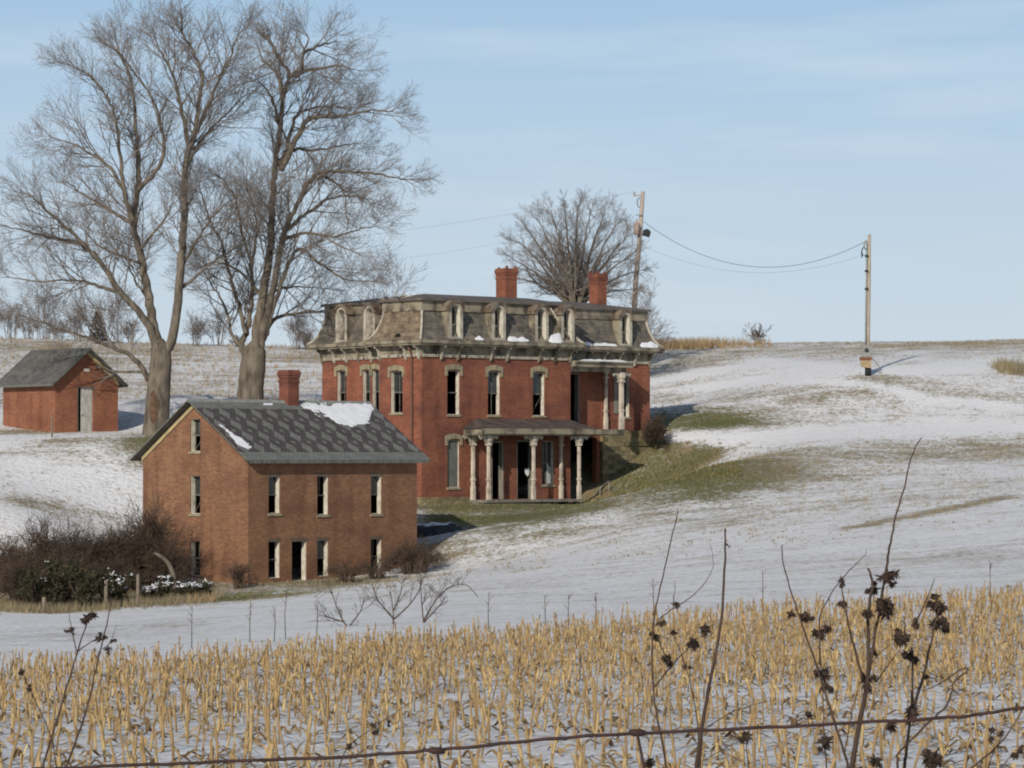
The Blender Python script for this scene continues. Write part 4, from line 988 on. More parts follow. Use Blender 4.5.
M_hollow = mat('rotten_wood', (0.075, 0.048, 0.032), 0.95, (0.15, 0.09, 0.05), 3.0)
def traced_tree(name, label, base, Y, trunk, limbs, seed, scars=(), kids=(10, 7, 5), maxl=2, bl=(2.3, 4.3)):
    rg = random.Random(seed); b = at(*base, Y); b.z = gz(b.x, b.y)
    t = thing(name, label, 'tree', b); tb = MB(); cb = MB()
    def pt(px, py, dy): return at(px, py, Y + dy) - b
    px_m = Y / F
    tr = [pt(x, y, 0) for x, y, r in trunk]; tr[0].z = min(tr[0].z, 0) - 0.4
    rr = [r * px_m for x, y, r in trunk]
    # flare and uneven trunk
    cp = catmull(tr, 6); rad = []
    for i in range(len(cp)):
        f_ = i / 6; k = min(int(f_), len(rr) - 2); rad.append((rr[k] + (rr[k + 1] - rr[k]) * (f_ - k)) * (1 + 0.07 * mnoise.noise(Vector((i * .7, seed, 0)))))
    tb.tube(cp, rad, 14)
    for li, (r0, r1, dyend, pts) in enumerate(limbs):
        n = len(pts); pts = [(x, y + max(0, 75 - y) * .3) for x, y in pts]; P = [pt(x, y, dyend * (i / (n - 1)) ** 1.2) for i, (x, y) in enumerate(pts)]
        cp = catmull(P, 5); N_ = len(cp)
        cp = [c if i == 0 else c + rnd_dir(rg) * 0.05 for i, c in enumerate(cp)]
        rad = [max(0.022, 0.74 * (r0 + (r1 * .42 - r0) * (i / (N_ - 1)) ** 0.75) * px_m) for i in range(N_)]
        tb.tube(cp, rad, 9)
        Lt = sum((cp[i + 1] - cp[i]).length for i in range(N_ - 1))
        nb = int(Lt / 0.50)
        for k in range(nb):
            f_ = (0.22 + 0.78 * (k + rg.random()) / nb) * (N_ - 1); i = min(int(f_), N_ - 2)
            pp = cp[i].lerp(cp[i + 1], f_ - i); dd_ = (cp[i + 1] - cp[i]).normalized()
            ax = dd_.cross(rnd_dir(rg))
            if ax.length < .01: continue
            nd = Matrix.Rotation(R(rg.uniform(22, 58)), 3, ax.normalized()) @ dd_
            fr = f_ / (N_ - 1)
            grow(cb, rg, pp, nd, rg.uniform(*bl) * (1.18 - 0.62 * fr), min(rad[i] * 0.55, 0.05), 0, maxl, kids, 0.07, 0.13, (24, 58), (4, 3, 3, 3), 0.0046)
        for q in range(3): grow(cb, rg, cp[-1 - (q > 1)], ((cp[-1] - cp[-2]).normalized() + rnd_dir(rg) * .55).normalized(), rg.uniform(*bl) * 0.50, rad[-1] * 0.8, 0, maxl, kids, 0.06, 0.12, (24, 55), (4, 3, 3, 3), 0.0046)
    tb.build('trunk', M_bark, t, uv=False); cb.build('crown', M_twig, t, uv=False)
    for (sx_, sy_, hw_, hh_) in scars:                       # dark hollows in the trunk
        c = pt(sx_, sy_, -rr[1] / 1.02); mb = MB(); N_ = 14; ring = []
        for k in range(N_):
            a = 2 * math.pi * k / N_; w_ = 1 + .25 * mnoise.noise(Vector((math.cos(a), math.sin(a), seed))); x_ = math.cos(a) * hw_ * px_m * w_; ring.append((x_, math.sin(a) * hh_ * px_m * w_))
        mb.prism(ring, lambda a_, b_, d: c + Vector((a_, d + .9 * a_ * a_, b_)), -.06, .3); mb.build('trunk_hollow', M_hollow, t, uv=False)
    return t

traced_tree('bare_tree', 'leftmost tall bare maple with low forking trunk beside the shed', (155, 432), 172,
    [(156, 436, 16), (157, 415, 12.8), (159, 385, 11.8), (161, 360, 10.8), (160, 347, 9), (160, 338, 2.5)],
    [(8, 3.5, 2.0, [(158, 352), (153, 325), (147, 290), (139, 250), (133, 222), (138, 190), (138, 160), (136, 130), (130, 78), (119, 45)]),
     (6.5, 2.2, -3.0, [(156, 345), (147, 322), (119, 291), (99, 260), (74, 235), (49, 213), (30, 195)]),
     (7.5, 3.5, -1.5, [(163, 356), (173, 334), (180, 278), (183, 231), (185, 192), (186, 157), (191, 144), (198, 112), (202, 76), (193, 43), (182, 14)]),
     (3.8, 1.8, 3.0, [(189, 148), (182, 112), (175, 79), (162, 45), (155, 22)]),
     (3.8, 1.8, -3.0, [(192, 142), (206, 110), (218, 82), (230, 50), (238, 15)]),
     (3.0, 1.6, 4.0, [(187, 165), (205, 135), (225, 115), (245, 95)]),
     (4, 1.6, 3.5, [(133, 224), (117, 214), (90, 199), (65, 181)]),
     (4, 1.6, -2.5, [(134, 222), (125, 195), (121, 165), (117, 126), (108, 99), (90, 76), (72, 62)]),
     (3.6, 1.6, -3.5, [(138, 190), (155, 172), (165, 150), (161, 130), (157, 108), (144, 85), (126, 56), (117, 40)]),
     (3.2, 1.4, 2.5, [(124, 190), (110, 168), (92, 154), (72, 144), (49, 137)]),
     (3.0, 1.4, -4.5, [(95, 255), (76, 243), (50, 237), (29, 232), (2, 225)]),
     (3.0, 1.4, 4.5, [(117, 291), (95, 285), (74, 280), (40, 281), (5, 277)]),
     (2.6, 1.2, 3.0, [(139, 262), (112, 253), (95, 243), (80, 225)]),
     (2.8, 1.2, -3.0, [(183, 264), (195, 244), (209, 222), (225, 204), (240, 195)]),
     (2.6, 1.2, 2.0, [(183, 287), (207, 267), (227, 253), (257, 235)]),
     (4.5, 1.2, -2.5, [(149, 380), (134, 359), (112, 347), (88, 338), (53, 327), (18, 314)]),
     (2.0, 0.9, 2.5, [(147, 372), (120, 372), (95, 367), (70, 369)]),
     (2.4, 1.1, 3.5, [(149, 300), (138, 285), (128, 262), (132, 245)]),
     (2.2, 1.0, -2.0, [(140, 250), (160, 225), (170, 210), (172, 195)])], 21, scars=[(154, 408, 4.5, 17)])
traced_tree('bare_tree', 'tall bare maple with many upright limbs just left of the mansion', (250, 418), 176,
    [(249, 424, 16), (250, 404, 14), (251, 385, 13), (253, 365, 13), (255, 350, 11), (256, 339, 2.5)],
    [(8, 3.5, 0, [(254, 356), (258, 325), (263, 294), (269, 260), (271, 226), (273, 192), (275, 166), (280, 126), (284, 94), (289, 74), (280, 52), (272, 30)]),
     (6, 2.2, -2.5, [(259, 350), (265, 322), (273, 290), (280, 250), (287, 224), (298, 204), (309, 181), (322, 172), (345, 171), (376, 174), (406, 180)]),
     (5.5, 2.0, 2.0, [(249, 360), (241, 345), (247, 330), (251, 305), (251, 267), (242, 233), (235, 199), (222, 178)]),
     (3.6, 1.5, 3.0, [(246, 334), (239, 305), (230, 276), (224, 249), (212, 224), (203, 199), (198, 180)]),
     (4.0, 1.6, -1.5, [(288, 76), (300, 72), (303, 45), (309, 20)]),
     (5, 1.8, -3, [(281, 170), (293, 145), (307, 121), (320, 117), (342, 116), (372, 110), (392, 112)]),
     (4, 1.6, 3, [(278, 165), (287, 150), (291, 130), (300, 112), (329, 106), (351, 110)]),
     (3, 1.3, 2, [(287, 152), (300, 149), (318, 150), (340, 146), (355, 143)]),
     (3.5, 1.4, 3, [(285, 232), (300, 218), (316, 208), (329, 199), (356, 196), (372, 203)]),
     (3.0, 1.2, -3, [(306, 184), (318, 177), (334, 181), (345, 195), (346, 213)]),
     (3.4, 1.3, -3.5, [(280, 240), (295, 236), (307, 233), (334, 237), (352, 231), (375, 226)]),
     (4.2, 1.4, -2.0, [(266, 335), (272, 312), (282, 282), (293, 255), (302, 249), (316, 260), (334, 273), (347, 280), (372, 282)]),
     (4.0, 1.4, 2.5, [(263, 340), (273, 320), (293, 314), (316, 311), (334, 311)]),
     (2.6, 1.0, 3.5, [(270, 292), (285, 288), (298, 287), (325, 289)]),
     (3.2, 1.3, 2.0, [(246, 350), (233, 336), (224, 305), (212, 285), (196, 262)]),
     (2.8, 1.1, -3, [(251, 270), (256, 240), (257, 226), (251, 199), (246, 185)]),
     (3.0, 1.2, -2, [(278, 122), (271, 97), (259, 81)]),
     (3.2, 1.3, 3, [(284, 98), (275, 70), (262, 52), (258, 35)]),
     (3.2, 1.2, -3, [(296, 72), (318, 66), (340, 62), (355, 68)]),
     (2.6, 1.2, 2, [(262, 298), (240, 272), (215, 262), (200, 268)]),
     (2.8, 1.2, 3, [(303, 45), (320, 32), (338, 28)])], 37)

def round_tree(name, label, px, Y, ztop_py, halfw_px, n_st, seed, m_=None, kids=(8, 6, 4), maxl=2, base_py=None, group=None, rmin=0.006, cat='tree', r0=0.16, spread=1.0, lean=0.0, bl=0.30):
    """many stemmed bare tree or bush growing from one base"""
    rg = random.Random(seed); p = at(px, ztop_py, Y); b = Vector((p.x, p.y, gz(p.x, p.y))); Ht = p.z - b.z; hw = halfw_px * Y / F
    t = thing(name, label, cat, b, 0, group); tb = MB(); cb = MB()
    st = Ht * 0.12
    tb.tube([Vector((0, 0, -0.3)), Vector((0, 0, st * .5)), Vector((0, 0, st + .1))], [r0 * 1.5, r0 * 1.25, r0 * 1.0], 9)
    for k in range(n_st):
        an = 2 * math.pi * (k + rg.uniform(-.3, .3)) / n_st * 1.0; fr = math.sqrt((k % 3 + rg.uniform(.2, .8)) / 3)
        top = Vector((math.cos(an) * hw * fr * spread + lean * hw, math.sin(an) * hw * fr * spread, Ht * (0.40 + 0.48 * math.sqrt(max(0, 1 - fr * fr * 0.95)))))
        mid = Vector((top.x * .42, top.y * .42, st + (top.z - st) * .42)); s0 = Vector((rg.uniform(-.1, .1), rg.uniform(-.1, .1), st * .8))
        cp = catmull([s0, Vector((top.x * .16, top.y * .16, st + (top.z - st) * .18)), mid, top], 5); N_ = len(cp)
        cp = [c + rnd_dir(rg) * 0.012 * Ht for c in cp]; rad = [max(rmin * 1.6, r0 * .62 * (1 - .8 * i / (N_ - 1))) for i in range(N_)]
        tb.tube(cp, rad, 6)
        nb = int(10 + Ht * .8)
        for q in range(nb):
            f_ = (0.15 + 0.85 * (q + rg.random()) / nb) * (N_ - 1); i = min(int(f_), N_ - 2); pp = cp[i].lerp(cp[i + 1], f_ - i); dd_ = (cp[i + 1] - cp[i]).normalized()
            ax = dd_.cross(rnd_dir(rg)).normalized(); nd = Matrix.Rotation(R(rg.uniform(15, 48)), 3, ax) @ dd_
            grow(cb, rg, pp, nd, Ht * bl * rg.uniform(.6, 1.15) * (1.15 - .4 * f_ / N_), rad[i] * .5, 0, maxl, kids, 0.02, 0.15, (22, 52), (4, 3, 3, 3), rmin)
    tb.build('trunk', M_bark if m_ is None else m_, t, uv=False); cb.build('crown', m_ or M_twig_far, t, uv=False)
    return t
fan = [(506, 252), (514, 236), (524, 224), (536, 214), (550, 207), (564, 203), (578, 201), (592, 203), (606, 209), (620, 218), (632, 230), (641, 246), (646, 264), (512, 272), (640, 284), (556, 222), (600, 224), (530, 244), (622, 246), (576, 226)]
rgf = random.Random(3)
traced_tree('bare_tree', 'rounded bare tree rising behind the mansion chimneys', (574, 338), 214, [(574, 342, 7), (574, 325, 6), (574, 312, 4)],
    [(3.4, 1.1, rgf.uniform(-4, 4), [(574 + (x - 574) * .04, 318), (574 + (x - 574) * .22, 300 - (300 - y) * .12), (574 + (x - 574) * .58, y + (300 - y) * .42), (574 + (x - 574) * .92, y + 6)]) for x, y in fan], 55, kids=(8, 6, 4), bl=(1.5, 2.8))
round_tree('bare_tree', 'low bare bushy tree peeping out right of the mansion roof', 642, 212, 276, 24, 6, 9, kids=(6, 5), maxl=2, r0=0.08)
round_tree('bare_tree', 'small twiggy bare tree behind the left end of the mansion roof', 384, 196, 252, 34, 5, 13, kids=(6, 5), maxl=2, r0=0.10)
SAPL = []
for k, (px, top, hwp, Y) in enumerate([(12, 292, 14, 252), (28, 300, 10, 250), (44, 288, 14, 253), (58, 302, 9, 251), (75, 292, 11, 250), (118, 284, 13, 252), (132, 300, 10, 251), (196, 312, 10, 246), (218, 306, 12, 248), (236, 316, 9, 246), (296, 314, 10, 244), (308, 318, 9, 243), (-14, 285, 16, 251)]):
    SAPL.append((px, Y, top, hwp, k))
round_tree('bare_shrub', 'thin bare shrub alone on the skyline between the two poles', 757, 237, 322, 17, 6, 140, kids=(5, 3), maxl=2, r0=0.035, cat='shrub', bl=0.35, rmin=0.008)
round_tree('bare_shrub', 'low dark bush at the foot of the right mansion wall corner', 656, 184.5, 418, 8, 6, 144, M_twig_brown, kids=(7, 5), maxl=2, r0=0.04, cat='shrub', bl=0.5, rmin=0.012)

# dark cedar on the left skyline
def cedar(px, py, Y, hw_px, label, seed):
    rg = random.Random(seed); p = at(px, py, Y); b = Vector((p.x, p.y, gz(p.x, p.y))); H = p.z - b.z; hw = hw_px * Y / F
    t = thing('cedar_tree', label, 'tree', b); tb = MB(); tb.tube([Vector((0, 0, -.2)), Vector((0, 0, H * .5)), Vector((0, 0, H * .97))], [.12, .08, .02], 6); tb.build('trunk', M_bark, t, uv=False)
    cb = MB()
    for k in range(1500):
        z = rg.random() ** 1.3 * .93 + .07; rr = hw * (1 - z) ** .6 * math.sqrt(rg.random()) * (0.75 + .35 * mnoise.noise(Vector((k * .01, z * 6, seed)))); an = rg.random() * 6.283
        c = Vector((rr * math.cos(an), rr * math.sin(an), H * z)); d = (Vector((math.cos(an), math.sin(an), .9)) + rnd_dir(rg) * .5).normalized() * rg.uniform(.12, .28); s_ = rnd_dir(rg) * .06
        cb.poly([c - s_, c + s_, c + d])
    cb.build('crown', M_cedar, t, uv=False)
cedar(98, 312, 246, 13, 'dark reddish cedar on the hill crest behind the shed', 3)

# ================================================================== BRUSH, SHRUBS AND GRASS
def brush(label, px, Y, top_py, halfw_px, seed, m_=None, n_st=46, group=None, name='bare_shrub', arch=0.7, sub=5, rmin=0.006, parts=False):
    """thicket of thin arching stems from one root"""
    rg = random.Random(seed); p = at(px, top_py, Y); b = Vector((p.x, p.y, gz(p.x, p.y))); H = max(.5, p.z - b.z); hw = halfw_px * Y / F
    mb = MB()
    for k in range(n_st):
        an = rg.random() * 6.283; rr = math.sqrt(rg.random()); s0 = Vector((math.cos(an) * hw * .35 * rr, math.sin(an) * hw * .35 * rr, -0.2)); s0.z = gz(b.x + s0.x, b.y + s0.y) - b.z - .1
        hh = H * rg.uniform(.55, 1.05) * (1 - .35 * rr * rr); tip = Vector((math.cos(an) * hw * rr * 1.1, math.sin(an) * hw * rr * 1.1, hh * (1 - arch * .45 * rr)))
        mid = Vector((s0.x + (tip.x - s0.x) * .35, s0.y + (tip.y - s0.y) * .35, hh * .72))
        cp = [c + rnd_dir(rg) * .03 * H for c in catmull([s0, mid, tip], 4)]; cp[0] = s0; N_ = len(cp)
        mb.tube(cp, [max(rmin, .022 * (1 - .75 * i / (N_ - 1))) for i in range(N_)], 4, 0, False)
        for q in range(sub):
            i = rg.randrange(2, N_ - 1); d = (cp[i + 1] - cp[i]).normalized(); nd = (d + rnd_dir(rg) * .9 + Vector((0, 0, .2))).normalized()
            grow(mb, rg, cp[i], nd, H * rg.uniform(.18, .42), .011, 2, 3, (3, 3, 4), 0.05, .2, (25, 60), (4, 3, 3, 3), rmin)
    o = mb.build(name, m_ or M_twig_brown, None, b, uv=False)
    return tag(o, label, 'sapling' if name == 'bare_sapling' else 'shrub', group)
for px, Y, top, hwp, k in SAPL:
    brush('slender bare saplings clump on the far hill crest behind the tall maples', px, Y, top + 7 + 12 * math.sin(k * 2.3), hwp * 1.25, 300 + k, M_thicket, 17, 'bare saplings along the far hill crest', 'bare_sapling', 0.25, 9, 0.007)
hedge = [(8, 142, 538, 28, 1), (42, 141, 530, 30, 2), (72, 143, 532, 28, 3), (100, 144, 528, 28, 4), (128, 145, 524, 26, 5), (150, 145.5, 512, 18, 6), (168, 144, 540, 20, 7), (25, 137, 560, 30, 8), (70, 137, 562, 32, 9), (112, 139, 562, 26, 10)]
hl = ['brown bare shrub at the left frame edge of the thicket', 'brown bare shrub with reddish twigs, second from the left edge in the thicket', 'bushy brown shrub in the middle of the thicket below the snowy slope', 'wide brown shrub in the thicket left of the small house', 'dense dark shrub in the thicket close to the small house gable',
      'tallest thin shrub touching the left corner of the small house', 'brown shrub leaning against the small house gable wall', 'low front shrub at the left end of the thicket', 'low front shrub in the middle of the thicket', 'low front shrub at the right end of the thicket beside two posts']
for (px, Y, top, hw, sd), lb in zip(hedge, hl): brush(lb, px, Y, top - 3 + 7 * math.sin(sd * 1.9), hw * 1.05, sd, n_st=100, rmin=0.008)
brush('round brown bush at the right corner of the small brick house', 415, 151, 537, 32, 31, n_st=90, arch=1.1)
brush('low thin brush along the front wall of the small house right of the doorway', 345, 147, 562, 24, 32, n_st=40)
brush('thin brown weeds at the near corner of the small brick house', 238, 144.5, 560, 16, 33, n_st=26)
brush('low scrub beneath the right front window of the small house', 378, 149, 558, 20, 34, n_st=44)
# evergreen shrubs in the thicket
def evergreen(label, px, Y, top_py, halfw_px, seed, snow=0.0, n=1700, lobes=7):
    rg = random.Random(seed); p = at(px, top_py, Y); b = Vector((p.x, p.y, gz(p.x, p.y))); H = max(.5, p.z - b.z); hw = halfw_px * Y / F
    mb = MB()
    for k in range(lobes):
        an = rg.random() * 6.283; rr = rg.random(); rr = rr ** .6; cp = [Vector((0, 0, -.1)), Vector((math.cos(an) * hw * rr * .5, math.sin(an) * hw * rr * .4, H * .4)), Vector((math.cos(an) * hw * rr, math.sin(an) * hw * rr * .8, H * rg.uniform(.3, .95)))]
        mb.tube(catmull(cp, 3), [.03] * 7, 4, 2, False)
        c0 = cp[-1]
        for q in range(n // lobes):
            o = rnd_dir(rg) * rg.random() ** .5; c = c0 + Vector((o.x * hw * .34, o.y * hw * .34, o.z * H * .24))
            if c.z < 0: c.z = rg.random() * .2
            d = (rnd_dir(rg) + Vector((0, 0, .3))).normalized() * rg.uniform(.1, .22); s_ = rnd_dir(rg) * rg.uniform(.04, .08)
            top_ = o.z > .25
            mb.poly([c - s_, c + s_, c + d], 1 if (top_ and rg.random() < snow) else 0)
            if top_ and rg.random() < snow * .35:
                s2 = Vector((rg.uniform(-1, 1), rg.uniform(-1, 1), 0)) * .14; c = c + Vector((0, 0, .05)); mb.poly([c - s2, c + Vector((.12, -.1, .03)), c + s2, c + Vector((-.1, .12, .05))], 1)
    o = mb.build('evergreen_shrub', [M_evergreen, M_snow, M_twig_brown], None, b, uv=False)
    tag(o, label, 'shrub')
evergreen('dark olive evergreen shrub low in the left of the thicket', 34, 135, 562, 30, 4, 0.01, 1000, 13)
evergreen('dark evergreen shrub in the centre of the thicket bottom', 84, 135, 564, 30, 5, 0.02, 1000, 13)
evergreen('small snow flecked evergreen shrub left of two thicket posts', 118, 136, 574, 16, 6, 0.25, 900)
evergreen('snow laden evergreen shrub in front of the small house gable', 170, 137, 574, 24, 7, 0.5, 1500)
evergreen('low snow laden evergreen clump at the right end of the thicket', 203, 137, 583, 16, 8, 0.45, 800)
# old fence posts
def post(px, Y, top_py, label, r=.09, lean=0.0, h=None):
    p = at(px, top_py, Y); b = Vector((p.x, p.y, gz(p.x, p.y))); H = h or (p.z - b.z); mb = MB()
    mb.tube([Vector((0, 0, -.35)), Vector((lean * .5, 0, H * .5)), Vector((lean, 0, H - .03)), Vector((lean, 0, H))], [r, r * .97, r * .92, r * .6], 8)
    o = mb.build('fence_post', M_post, None, b, uv=False); tag(o, label, 'post')
post(138, 134.5, 574, 'taller weathered fence post beside the snow laden shrub', .075)
post(106, 134.5, 580, 'weathered fence post in the thicket left of the taller post', .08)
post(44, 133.5, 597, 'short fence stump at the bottom left of the thicket', .10)
post(52, 168, 416, 'thin dark post standing in front of the brick shed', .05)
# leaning bare log stub
mb = MB(); b = G(166, 590); b.y = 139; b.x = at(166, 590, 139).x; b.z = gz(b.x, b.y)
q = lambda px, py: at(px, py, 139) - b
mb.tube(catmull([q(175, 590), q(173, 575), q(168, 563), q(160, 556), q(154, 553)], 3), [.12, .12, .12, .11, .11, .1, .1, .09, .09, .08, .07, .06, .05], 7); o = mb.build('fallen_limb', M_bark, None, b, uv=False); tag(o, 'pale curved dead limb arching over the snowy evergreen', 'dead limb')

# small bare saplings at the far edge of the corn
def traced_shrub(label, Y, limbs, seed, name='bare_sapling', m_=None, r=0.9):
    rg = random.Random(seed); b0 = at(*limbs[0][0], Y); b = Vector((b0.x, b0.y, gz(b0.x, b0.y))); mb = MB()
    for li, pts in enumerate(limbs):
        P = [at(x, y, Y + (rg.uniform(-.4, .4) if i else 0)) - b for i, (x, y) in enumerate(pts)]
        if li == 0: P[0].z = -.1
        cp = catmull(P, 4); N_ = len(cp); rad = [max(.006, r * Y / F * (1 - .65 * i / (N_ - 1))) for i in range(N_)]
        mb.tube(cp, rad, 5, 0, False)
        for k in range(int(N_ * .8)):
            i = rg.randrange(1, N_ - 1); d = (cp[i + 1] - cp[i]).normalized(); nd = (d + rnd_dir(rg) * .8 + Vector((0, 0, .15))).normalized()
            grow(mb, rg, cp[i], nd, rg.uniform(.2, .6), .006, 2, 3, (2, 2, 3), .04, .18, (25, 55), (4, 3, 3, 3), .004)
    o = mb.build(name, m_ or M_twig_brown, None, b, uv=False); return tag(o, label, 'sapling')
traced_shrub('forked bare sapling at the corn edge below the small house', 64, [[(393, 632), (393, 610), (390, 590)], [(393, 618), (378, 600), (372, 582)], [(393, 612), (400, 595), (402, 582)], [(393, 620), (410, 604), (420, 588), (421, 576)]], 1)
traced_shrub('bare sapling with one long arching branch at the corn edge', 64, [[(424, 628), (422, 605), (420, 580)], [(424, 620), (436, 600), (450, 587), (466, 585), (478, 597)], [(424, 622), (440, 605), (446, 596)]], 2)
traced_shrub('small thin bare sapling leaning left at the corn edge', 64, [[(350, 632), (340, 615), (333, 596), (331, 588)], [(344, 622), (330, 618), (320, 615)], [(348, 628), (360, 612), (364, 600)]], 3)

# dead grass on the hill, one mass
rs = np.random.RandomState(8)
def grass_field(name, mats, label, n, xr, yr, test, hgt, wid, seed, clump=4):
    r_ = np.random.RandomState(seed); X = r_.uniform(*xr, n); Y = r_.uniform(*yr, n); cv, gn = cover_at(X, Y); keep = test(cv, gn, X, Y, r_); X = X[keep]; Y = Y[keep]; gn = gn[keep]; Z = gzs(X, Y)
    V = []; Fc = []; Mi = []
    for x, y, z, g in zip(X, Y, Z, gn):
        for k in range(clump):
            an = r_.rand() * 6.283; h = hgt * (0.5 + r_.rand()); wd = wid * (.6 + .8 * r_.rand()); ox = r_.normal() * .07; oy = r_.normal() * .07; l = h * (.2 + .6 * r_.rand())
            k0 = len(V); ca, sa = math.cos(an), math.sin(an); bx, by = x + ox, y + oy
            V += [(bx - sa * wd, by + ca * wd, z - .03), (bx + sa * wd, by - ca * wd, z - .03), (bx + ca * l, by + sa * l, z + h)]
            Fc.append((k0, k0 + 1, k0 + 2)); Mi.append(1 if (g > .45 and r_.rand() < .8) else 0)
    me = bpy.data.meshes.new(name); me.from_pydata(V, [], Fc)
    for m_ in mats: me.materials.append(m_)
    me.polygons.foreach_set('material_index', Mi); o = bpy.data.objects.new(name, me); COL.objects.link(o); tag(o, label, 'grass', None, 'stuff'); return o
inv = lambda X, Y: (np.abs(X) < Y * 0.16 + 4)
grass_field('dead_grass', [M_grass_dull, M_grass_green], 'dead grass tufts poking through the thin snow on the hillside', 100000, (-42, 42), (128, 242), lambda c, g, X, Y, r: inv(X, Y) & (r.rand(len(X)) < np.clip((c - .2) * .8, 0, .7)) & (fbm(X, Y, 2.5, 60) > .42), 0.085, 0.028, 5)
grass_field('crest_grass', [M_grass_tan, M_grass_tan], 'tall tan grass along the skyline right of the mansion', 2600, (8, 24), (232, 241), lambda c, g, X, Y, r: (X < 9.5 + 9 * r.rand(len(X)) ** 1.5 + 1), 0.55, 0.02, 6, 6)
p = at(1010, 368, 201)
grass_field('grass_tuft', [M_grass_dull, M_grass_dull], 'pale grass tuft on the snow at the right frame edge', 260, (p.x - 1.0, p.x + 1.5), (199, 204), lambda c, g, X, Y, r: r.rand(len(X)) < np.exp(-((X - p.x) / 1.0) ** 2), 0.55, 0.02, 7, 5)
grass_field('tan_grass', [M_grass_dull, M_grass_tan], 'tan dry grass fringe at the foot of the left thicket', 5200, (-23.5, -12.5), (130, 139), lambda c, g, X, Y, r: (r.rand(len(X)) < .75 - (X + 18) * .06) & (Y > 130.6 + 3.6 * fbm(X, Y, 1.6, 91) + 2.0 * r.rand(len(X))), 0.34, 0.014, 9, 4)
grass_field('field_stubble', [M_grass_tan, M_grass_dull], 'rows of broken stubble in the far snowy field behind the trees', 9000, (-46, -3), (190, 252), lambda c, g, X, Y, r: (np.abs(np.mod(Y + X * .12, 1.8) - .9) < .35) & inv(X, Y) & (r.rand(len(X)) < .8), 0.24, 0.022, 10, 4)
grass_field('bank_grass', [M_grass_tan, M_grass_green], 'matted brown grass on the bank beside the stone foundation', 3000, (4, 12), (166, 185), lambda c, g, X, Y, r: c > .7, 0.13, 0.02, 11, 4)

# dark heap beside the small house
b = G(438, 534); mb = MB()
NU, NV = 18, 8
def hp(i, j):
    a = 2 * math.pi * i / NU; f_ = j / NV; r = math.cos(f_ * math.pi / 2) ** .6; k = 1 + .25 * mnoise.noise(Vector((math.cos(a) * 1.5, math.sin(a) * 1.5, f_ * 2)))
    return Vector((1.5 * r * k * math.cos(a), .8 * r * k * math.sin(a), -.15 + .62 * math.sin(f_ * math.pi / 2) * k))
for i in range(NU):
    for j in range(NV - 1):
        mb.poly([hp(i, j), hp(i + 1, j), hp(i + 1, j + 1), hp(i, j + 1)], 1 if (j >= 5 and (i * 7 + j) % 5) else 0, True)
mb.poly([hp(i, NV - 1) for i in range(NU)], 1)
o = mb.build('covered_heap', [M_tarp, M_snow], None, b); tag(o, 'low dark covered heap topped with snow right of the small house', 'heap')

# ================================================================== UTILITY POLES
pb = at(632, 330, 217); pb.z = gz(pb.x, pb.y); Yp = 217
up1 = thing('utility_pole', 'leaning grey utility pole with transformer behind the mansion', 'utility pole', pb)
q1 = lambda px, py, dy=0: at(px, py, Yp + dy) - pb
tp = q1(643, 191.5); mb = MB(); base = Vector((q1(632, 330).x, 0, -.6)); mid = q1(635.5, 285)
mb.tube([base, mid, q1(639.5, 240), tp], [.20, .18, .16, .135], 10); mb.build('pole', M_pole_grey, up1, uv=False)
mb = MB(); c = q1(636.7, 229, -.3)
mb.lathe([(.10, c.z - .42), (.21, c.z - .38), (.22, c.z + .3), (.16, c.z + .4), (.07, c.z + .46), (.05, c.z + .62), (.02, c.z + .7)], c.x, c.y, 12); tr = mb.build('transformer', M_pink, up1)
mb = MB(); mb.box(c.x, q1(641, 229).x, c.y - .04, c.y + .04, c.z + .1, c.z + .18); mb.build('hanger', M_metal, tr)
mb = MB(); a = q1(642.5, 195.5); mb.box(a.x - .62, a.x + .1, a.y - .06, a.y + .06, a.z - .05, a.z + .05)
mb.build('crossarm', M_pole_grey, up1, uv=False)
mb = MB(); mb.lathe([(.03, a.z + .051), (.07, a.z + .1), (.05, a.z + .15), (.07, a.z + .2), (.03, a.z + .26)], a.x - .55, a.y, 8); mb.build('insulator', M_metal, up1)
mb = MB(); c = q1(639, 202.5); mb.tube(catmull([q1(642, 197), q1(637.5, 200), q1(638, 206), q1(641, 207), q1(640.5, 200)], 4), [.03] * 17, 5); mb.build('jumper_loop', M_cable, up1, uv=False)
mb = MB(); a = q1(641.5, 215, -.2); mb.box(a.x - .35, a.x + .1, a.y - .04, a.y + .04, a.z - .04, a.z + .04); mb.build('bracket_arm', M_metal, up1)
mb = MB(); c = q1(646.5, 233.5, -.35); mt = Matrix.Translation(c) @ Matrix.Rotation(R(18), 4, 'Y')
mb.box(-.26, .26, -.2, .2, -.2, .2, 0, mt); mb.prism([(-.2, .2), (-.1, .3), (.1, .3), (.2, .2)], lambda a_, b_, d: mt @ Vector((a_, d, b_)), -.12, .12)
lp = mb.build('floodlight', M_black, up1)
mb = MB(); mb.tube([q1(640, 232), q1(643, 231), c], [.04, .04, .04], 6); mb.build('arm', M_metal, lp, uv=False)

